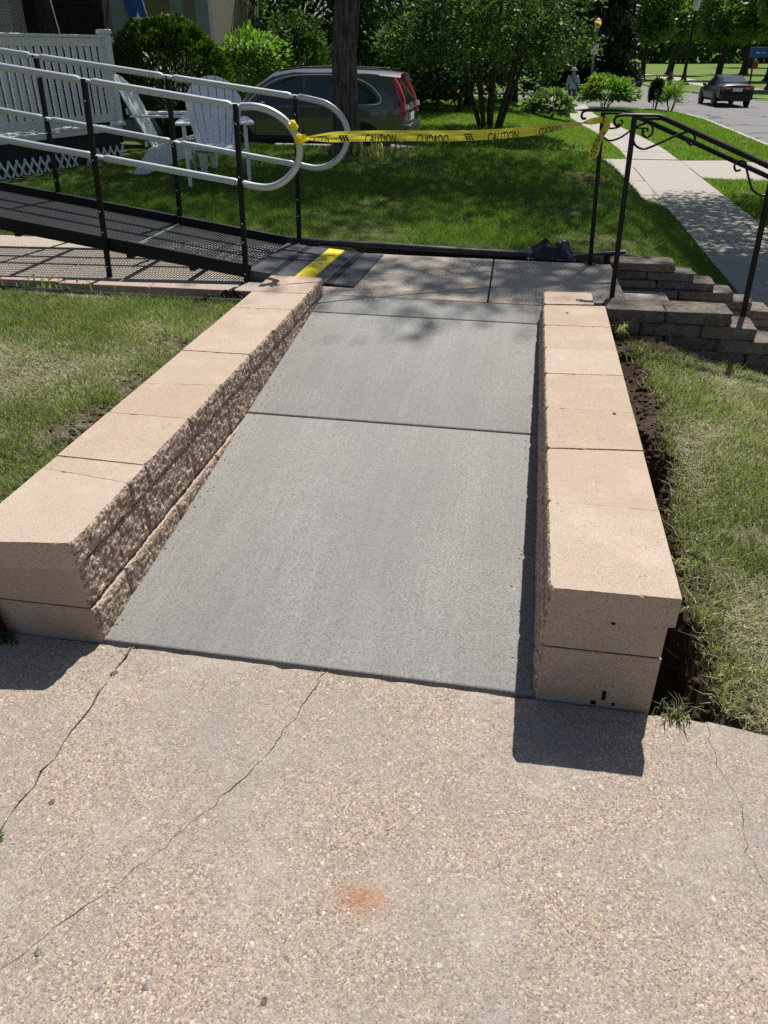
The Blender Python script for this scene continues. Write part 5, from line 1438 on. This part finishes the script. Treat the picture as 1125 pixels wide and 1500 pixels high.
# trees behind the drive: one mass of shade, each its own tree
for k, (x, y, w, dens, lab, mt_) in enumerate((
        (-8.4, 31.5, 3.1, 1.0, 'dark tree behind the front of the SUV', 'leaf_dark'), (-5.0, 32.5, 3.0, 1.0, 'dark leafy tree directly behind the SUV roof', 'leaf_dark'),
        (-11.9, 35.0, 3.2, .9, 'dark tree behind the tan house', 'leaf_dark'), (-2.6, 35.5, 2.7, .9, 'dark tree behind the low bench', 'leaf_dark'),
        (-6.6, 37.5, 3.2, .9, 'dark tree behind the bench and SUV, farther back', 'leaf_dark'), (-.9, 40.5, 2.0, .7, 'dark tree behind the many-stemmed tree', 'leaf_dark'),
        (-5.5, 66, 3.2, .8, 'tall tree across the side street, behind all others', 'leaf_park'))):
    z = float(ground_z(x, y)) - .05
    tree('shade_tree', lab, (x, y, z), 3.0, .17, [((x, y, z + 4.2), (w, w * .85, 2.6), 5), ((x, y - .4, z + 1.7), (w * .92, w * .7, 1.35), 3.2)], int(330 * dens), 30, .55, .24, mt_, 'trees beyond the drive', 40 + k, 'bark_dark')

# the big dark fir by the lamp
fz = SW_Z - .02
fir = empty('fir_tree', (4.3, 73, fz), 0, 'huge dark fir behind the street lamp', 'tree')
m = MB(); m.tube([(4.3, 73, fz), (4.3, 73, fz + 8), (4.3, 73, fz + 15)], [.45, .3, .05], 10); m.build('trunk', M['bark_dark'], fir)
r = np.random.default_rng(50); n = 26000
h = r.random(n) ** 1.3; a = r.uniform(0, 6.283, n); R0 = 3.6 * (1 - h * .85) * (1 + .22 * np.sin(a * 5 + h * 40) * 1.0) * (.45 + .55 * np.sqrt(r.random(n)))
P = np.stack([4.3 + R0 * np.cos(a), 73 + R0 * np.sin(a), fz + .7 + h * 14 - .18 * R0], 1)
link('crown', leaf_mesh('crown', P, .55, .35, .2, .35, 51), M['leaf_fir'], fir)

# park trees across the street
for k, (x, y, hc, w, r0, lean, lab) in enumerate((
        (10.4, 90.8, 3.2, 2.6, .24, 0, 'park tree left of the hydrant at the road bend'), (15.2, 107, 3.6, 3.4, .36, .7, 'park tree with dark trunk standing on the meadow behind the hydrant'),
        (2.6, 96.5, 3.0, 2.4, .20, 0, 'slim park tree nearest the dark fir'), (17.0, 88, 3.0, 3.4, .30, .2, 'park tree rising behind the roof of the black sedan'),
        (21.4, 87, 3.6, 3.6, .42, .3, 'thick-trunked park tree right of the blue sign'), (16.6, 67, 3.4, 3.0, .24, .8, 'slim leaning tree at the right edge, before the blue sign'),
        (35.0, 157, 4.0, 6.0, .75, 0, 'broad tree far out on the park meadow'), (6.5, 120, 3.0, 4.0, .3, 0, 'park tree beyond the bend, behind the fir'),
        (24.5, 112, 3.6, 4.6, .4, 0, 'park tree on the meadow far behind the sedan'))):
    tree('park_tree', lab, (x, y, far_z()), hc + 1.5, r0, [((x + lean, y, far_z() + hc + 3.4), (w, w, 2.6), 4), ((x + lean, y, far_z() + hc + 1.2), (w * .8, w * .8, 1.2), 2)],
         230, 26, .75, .48 if y < 130 else .8, 'leaf_park', 'trees in the park', 60 + k, 'bark_dark', lean=(lean, 0))

# the far wood beyond the meadow
r = np.random.default_rng(70); n = 30000
x = r.uniform(-90, 150, n); dpt = r.random(n); top = 11 + 5 * vnoise(x * .06, x * 0, 71, 3) + 4 * vnoise(x * .35, x * 0, 72, 2)
z = SW_Z + top * (r.random(n) ** .8)
y = 205 + 26 * dpt + 14 * vnoise(x * .05, x * 0 + 3, 73, 2) - 5 * np.sin(np.clip(z / 12, 0, 1) * 3.14)
me = leaf_mesh('wood', np.stack([x, y, z], 1), 2.0, .6, .4, .1, 74, np.clip(.4 + .35 * vnoise(x * .2, z * .3, 75, 3) + r.normal(0, .12, n), 0, 1))
tag(link('wood', me, M['leaf_park']), 'far wood closing the park meadow', 'wood', kind='stuff')

# ------------------------------------------------------------------ lawns: real blades
def lawn(name, label, x0, x1, y0, y1, dens, mask, hgt, wid, pal, seed, dry=.2, segs=2, dryscale=1.6):
    r = np.random.default_rng(seed); n = int((x1 - x0) * (y1 - y0) * dens)
    x = r.uniform(x0, x1, n); y = r.uniform(y0, y1, n)
    keep = r.random(n) < mask(x, y); x = x[keep]; y = y[keep]; n = len(x)
    z = ground_z(x, y)
    patch = vnoise(x * dryscale, y * dryscale, seed + 1, 4); tone = vnoise(x * 4, y * 4, seed + 2, 3)
    h = hgt * r.uniform(.45, 1.25, n) * (1 + .35 * tone - .25 * np.clip(patch * 2, 0, 1))
    a = r.uniform(0, 6.283, n); ln = h * r.uniform(.25, 1.0, n)
    dx, dy = np.cos(a), np.sin(a); wv = wid * r.uniform(.6, 1.3, n) * .5
    b = r.uniform(0, 6.283, n); sx, sy = np.cos(b) * wv, np.sin(b) * wv
    isdry = r.random(n) < np.clip(dry + 1.5 * np.clip(patch, -.3, 1), .03, .92)
    g = np.array(pal[0])[None] + (np.array(pal[1]) - np.array(pal[0]))[None] * np.clip(r.random(n) * .8 + .2 * tone, 0, 1)[:, None]
    d = np.array(pal[2])[None] + (np.array(pal[3]) - np.array(pal[2]))[None] * r.random(n)[:, None]
    C = np.where(isdry[:, None], d, g)
    h = np.where(isdry, h * .6, h); ln = np.where(isdry, ln * 1.4, ln)
    z0 = z - .006
    if segs == 1:
        V = np.stack([np.stack([x - sx, y - sy, z0], 1), np.stack([x + sx, y + sy, z0], 1), np.stack([x + dx * ln, y + dy * ln, z0 + h], 1)], 1).reshape(-1, 3)
        me = fast_mesh(name, V, np.arange(3 * n).reshape(n, 3), np.repeat(C, 3, 0))
    else:
        m1 = np.stack([x + dx * ln * .3, y + dy * ln * .3, z0 + h * .62], 1); sv = np.stack([sx, sy, sx * 0], 1)
        V = np.stack([np.stack([x - sx, y - sy, z0], 1), np.stack([x + sx, y + sy, z0], 1), m1 + sv * .8, m1 - sv * .8, np.stack([x + dx * ln, y + dy * ln, z0 + h], 1)], 1).reshape(-1, 3)
        k = np.arange(n)[:, None] * 5
        T = np.concatenate([k + np.array([[0, 1, 2]]), k + np.array([[0, 2, 3]]), k + np.array([[3, 2, 4]])], 1).reshape(-1, 3)
        me = fast_mesh(name, V, T, np.repeat(C, 5, 0))
    return tag(link(name, me, M['grass']), label, 'grass', kind='stuff')

GREEN = ((.155, .185, .065), (.31, .345, .145), (.36, .33, .21), (.62, .57, .42))
def m_left(x, y):
    bare = np.clip((vnoise(x * 3.3, y * 3.3, 81, 3) - .34) * 5, 0, 1)
    edge = smooth(-1.50, -1.60, x + .05 * vnoise(y * 7, y * 0, 82, 2)) * smooth(4.34, 4.28, y)
    near = np.clip(1 - 1.5 * smooth(-1.95, -1.50, x) * (vnoise(x * 4, y * 4, 83, 3) > .02), .06, 1)
    return edge * (1 - .8 * bare) * near
lawn('front_lawn', 'short patchy grass left of the left block wall', -3.7, -1.45, 1.55, 4.36, 19000, m_left, .050, .0040, GREEN, 80, .46)
def m_right(x, y):
    tw = 0.66 + 0.07 * vnoise(y * 3.1, y * 0 + 4, 5)
    ok = smooth(tw - .01, tw + .06, x + .04 * vnoise(y * 9, x * 9, 84, 2)) * (y > 1.635 - .16 * np.clip(x - .62, 0, 9))
    up = smooth(4.42, 4.33, y)
    bare = np.clip((vnoise(x * 3.1, y * 3.1, 85, 3) - .30) * 5, 0, 1) + smooth(.95, .62, x) * smooth(2.6, 3.4, y) * (vnoise(x * 5, y * 5, 86, 2) > -.05) * .9
    return ok * up * np.clip(1 - .85 * bare, .04, 1)
lawn('side_lawn', 'patchy grass with straw between the right block wall and steps', .50, 2.3, 1.52, 4.44, 19000, m_right, .054, .0040, GREEN, 90, .48)
def m_fringe(x, y):
    tw = 0.620 + 0.09 * vnoise(y * 3.1, y * 0 + 4, 5)
    return np.exp(-((x - tw - .055) / .035) ** 2) * (y > 1.66) * (y < 4.3) * (vnoise(x * 9, y * 6, 87, 2) > -.25)
lawn('trench_fringe', 'longer dry grass and roots hanging over the edge of the trench', .50, .90, 1.66, 4.3, 6500, m_fringe, .075, .0034, GREEN, 95, .62)
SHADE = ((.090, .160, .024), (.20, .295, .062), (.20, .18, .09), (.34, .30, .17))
def m_up(x, y):
    return smooth(5.86, 6.02, y + .0 * x) * (x < SW_X0 - .01) * ~((x > .60) & (y < 5.93)) * ~((x < -5.2) & (y > 7.5)) * ~((x < -1.85) & (y < 6.02))
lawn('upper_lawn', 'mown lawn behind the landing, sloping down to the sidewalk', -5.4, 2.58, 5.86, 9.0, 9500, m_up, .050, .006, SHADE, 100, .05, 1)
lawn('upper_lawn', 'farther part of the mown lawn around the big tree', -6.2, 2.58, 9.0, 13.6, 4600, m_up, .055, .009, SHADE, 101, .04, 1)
LUSH = ((.12, .20, .026), (.25, .37, .066), (.20, .20, .08), (.3, .28, .14))
def m_bank(x, y): return (x < flare_x(y) - .01)
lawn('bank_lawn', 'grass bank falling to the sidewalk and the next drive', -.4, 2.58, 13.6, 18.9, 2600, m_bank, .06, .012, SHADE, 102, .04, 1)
def m_low(x, y): return (x < 2.58) & (y < 4.43)
def m_neigh(x, y): return (x < SW_X0 + sw_shift(y) - .01) & (y > 23)
lawn('neighbour_lawn', 'sunlit lawn beyond the neighbouring drive', -7, 2.58, 23.0, 44, 1100, m_neigh, .075, .022, LUSH, 103, .03, 1)
def m_verge(x, y): return (x > SW_X1 + sw_shift(y) + .02) & (x < ROAD_X - .18) & ~in_road(x + .2, y + .2) & ~in_road(x - .1, y + .25) & ~((y > 19.45) & (y < 23.1))
lawn('verge', 'bright grass verge between sidewalk and street', 2.7, 7.1, 12.5, 45, 1100, m_verge, .085, .022, LUSH, 104, .04, 1)
def m_seam(x, y): return np.exp(-((x - SW_X1 - .02) / .05) ** 2) + np.exp(-((y - 19.6) / .08) ** 2) * (x > 3.9) + np.exp(-((y - 23.0) / .06) ** 2) * (x < 2.5)
lawn('seam_grass', 'grass tufts growing in the sidewalk joints', 2.3, 5.2, 12, 24, 900, m_seam, .09, .016, LUSH, 105, .1, 1)

# crumbled concrete in the driveway joint
# ------------------------------------------------------------------ dug soil, clods, straw and stray stones
def clods(name, label, pts, smin, smax, mat, seed, kind='stuff'):
    r = random.Random(seed); V = []; F = []
    base = [(1, 0, 0), (-1, 0, 0), (0, 1, 0), (0, -1, 0), (0, 0, 1), (0, 0, -1), (.6, .6, .6), (-.6, .6, .6), (.6, -.6, .6), (-.6, -.6, .6)]
    tri = [(0, 6, 4), (6, 2, 4), (2, 7, 4), (7, 1, 4), (1, 9, 4), (9, 3, 4), (3, 8, 4), (8, 0, 4), (0, 2, 6), (2, 1, 7), (1, 3, 9), (3, 0, 8), (2, 0, 5), (1, 2, 5), (3, 1, 5), (0, 3, 5)]
    for x, y, z in pts:
        s = smin + (smax - smin) * r.random() ** 2.2; b = len(V)
        V += [(x + s * p * r.uniform(.6, 1.25), y + s * q * r.uniform(.6, 1.25), z + s * .7 * w * r.uniform(.6, 1.2)) for p, q, w in base]
        F += [tuple(i + b for i in t) for t in tri]
    me = fast_mesh(name, np.array(V), np.array(F)); return tag(link(name, me, M[mat]), label, 'soil', kind=kind)
r = np.random.default_rng(110)
def scatter(n, fx, fy):
    x = fx(r, n); y = fy(r, n); return [(a, b, float(c)) for a, b, c in zip(x, y, ground_z(x, y))]
pts = scatter(1500, lambda r, n: r.uniform(.47, .74, n), lambda r, n: r.uniform(1.64, 3.3, n)) + scatter(500, lambda r, n: r.normal(.68, .10, n), lambda r, n: r.uniform(3.2, 4.4, n)) + scatter(260, lambda r, n: r.normal(.82, .12, n), lambda r, n: r.normal(4.25, .09, n))
clods('trench_soil', 'crumbly dug soil in the trench beside the right block wall', pts, .004, .022, 'soil', 1)
pts = scatter(900, lambda r, n: -1.52 - np.abs(r.normal(0, .10, n)), lambda r, n: r.uniform(1.9, 4.3, n)) + scatter(260, lambda r, n: r.normal(-1.72, .10, n), lambda r, n: r.normal(4.50, .04, n))
clods('edge_soil', 'loose soil along the outer side of the left block wall', pts, .003, .017, 'soil', 2)
jp = [(J[i][0] + random.gauss(0, .006), J[i][1] + random.uniform(-.02, .02), -.012) for i in range(len(J)) for _ in range(5) if J[i][1] > .3]
jp += [(-1.05 + random.gauss(0, .018), 1.60 + random.gauss(0, .02), -.004) for _ in range(60)] + [(-.452 + random.gauss(0, .012), 1.59 + random.gauss(0, .018), -.003) for _ in range(30)]
wp = [(x, y, WALK_Z(y) + .001) for x, y in [(.135 - abs(random.gauss(0, .03)), random.uniform(1.7, 4.4)) for _ in range(150)] + [(-1.14 + abs(random.gauss(0, .025)), random.uniform(1.7, 4.5)) for _ in range(170)] ]
clods('walk_grit', 'crumbs of stone and soil along the edges of the new walk', wp, .0012, .0045, 'split', 10)
clods('joint_crumbs', 'grey crumbs and grit filling the driveway joint', jp, .002, .007, 'step_stone', 9)
def mound(c, q, label, seed):
    bm = bmesh.new(); bmesh.ops.create_grid(bm, x_segments=26, y_segments=14, size=1)
    for v in bm.verts:
        u, w = v.co.x, v.co.y; k = max(0, 1 - u * u - w * w); p_ = Vector((u * 4 + seed, w * 4, 0))
        v.co = Vector((c[0] + u * q[0], c[1] + w * q[1], c[2] - .01 + q[2] * (k ** .7) * (.8 + .5 * mnoise.noise(p_) + .35 * mnoise.noise(p_ * 3))))
    me = bpy.data.meshes.new('soil_mound'); bm.to_mesh(me); bm.free(); tag(link('soil_mound', me, M['soil']), label, 'soil')
mound((-1.74, 4.53, .22), (.22, .09, .075), 'small heap of brown soil between the ramp pad and left block wall', 3)
mound((.74, 4.36, float(ground_z(.74, 4.36))), (.17, .10, .05), 'dark heap of soil below the near stone wall', 5)

def straw(name, label, pts, L, w, col, seed):
    r = np.random.default_rng(seed); P = np.array(pts); n = len(P); a = r.uniform(0, 6.283, n); Ls = L * r.uniform(.4, 1.3, n)
    d = np.stack([np.cos(a) * Ls, np.sin(a) * Ls, r.normal(0, .12, n) * Ls], 1); s = np.stack([-np.sin(a), np.cos(a), 0 * a], 1) * w
    P = P + np.array([0, 0, .012]); V = np.stack([P - d / 2 - s, P - d / 2 + s, P + d / 2 + s, P + d / 2 - s], 1).reshape(-1, 3)
    C = np.repeat(np.array(col)[None] * r.uniform(.6, 1.3, (n, 1)), 4, 0)
    tag(link(name, fast_mesh(name, V, np.arange(4 * n).reshape(n, 4), C), M['grass']), label, 'straw', kind='stuff')
straw('straw_litter', 'pale straw strewn over the patchy right lawn', scatter(5200, lambda r, n: r.uniform(.74, 1.7, n), lambda r, n: r.uniform(1.75, 4.40, n)), .045, .0008, (.42, .38, .28), 120)
straw('straw_litter', 'pale straw strewn over the patchy left lawn', scatter(5200, lambda r, n: r.uniform(-3.4, -1.53, n), lambda r, n: r.uniform(1.7, 4.25, n)), .045, .0008, (.42, .39, .29), 121)

# pebbles and crumbs lying on the concrete, each its own thing
def pebble(x, y, z, s, mat, label, seed):
    r = random.Random(seed); bm = bmesh.new(); bmesh.ops.create_icosphere(bm, subdivisions=2, radius=s)
    for v in bm.verts: v.co = Vector((v.co.x * 1.25, v.co.y, v.co.z * .4)) * (1 + .35 * mnoise.noise(v.co / s * 1.1 + Vector((seed * 3.3, 0, 0))))
    me = bpy.data.meshes.new('pebble'); bm.to_mesh(me); bm.free()
    o = link('pebble', me, M[mat]); o.location = (x, y, z + s * .02); o.rotation_euler = (0, 0, r.uniform(0, 6)); tag(o, label, 'pebble', 'stray pebbles on the concrete')
p_ = flat(168, 986, 0); pebble(p_.x, p_.y, 0, .010, 'step_stone', 'dark stone lying in the driveway joint near the left wall', 1)
p_ = flat(213, 1447, 0); pebble(p_.x, p_.y, -.002, .008, 'lamp_metal', 'blue-grey pebble in the driveway near the bottom left', 2)
p_ = flat(387, 1466, 0); pebble(p_.x, p_.y, -.002, .009, 'step_stone', 'dark pebble in the driveway at the bottom edge', 3)
p_ = flat(900, 606, .397); pebble(p_.x, p_.y, .396, .008, 'soil', 'crumb of soil lying on a cap block of the right wall', 4)
p_ = flat(831, 458, .397); pebble(p_.x, p_.y, .396, .006, 'soil', 'small crumb of soil on the far cap block of the right wall', 5)
p_ = flat(76, 1175, 0); pebble(p_.x, p_.y, 0, .008, 'step_stone', 'small dark stone beside the joint at the left edge', 6)
p_ = flat(55, 1396, 0); pebble(p_.x, p_.y, 0, .007, 'lamp_metal', 'small grey stone sitting in the long crack', 7)
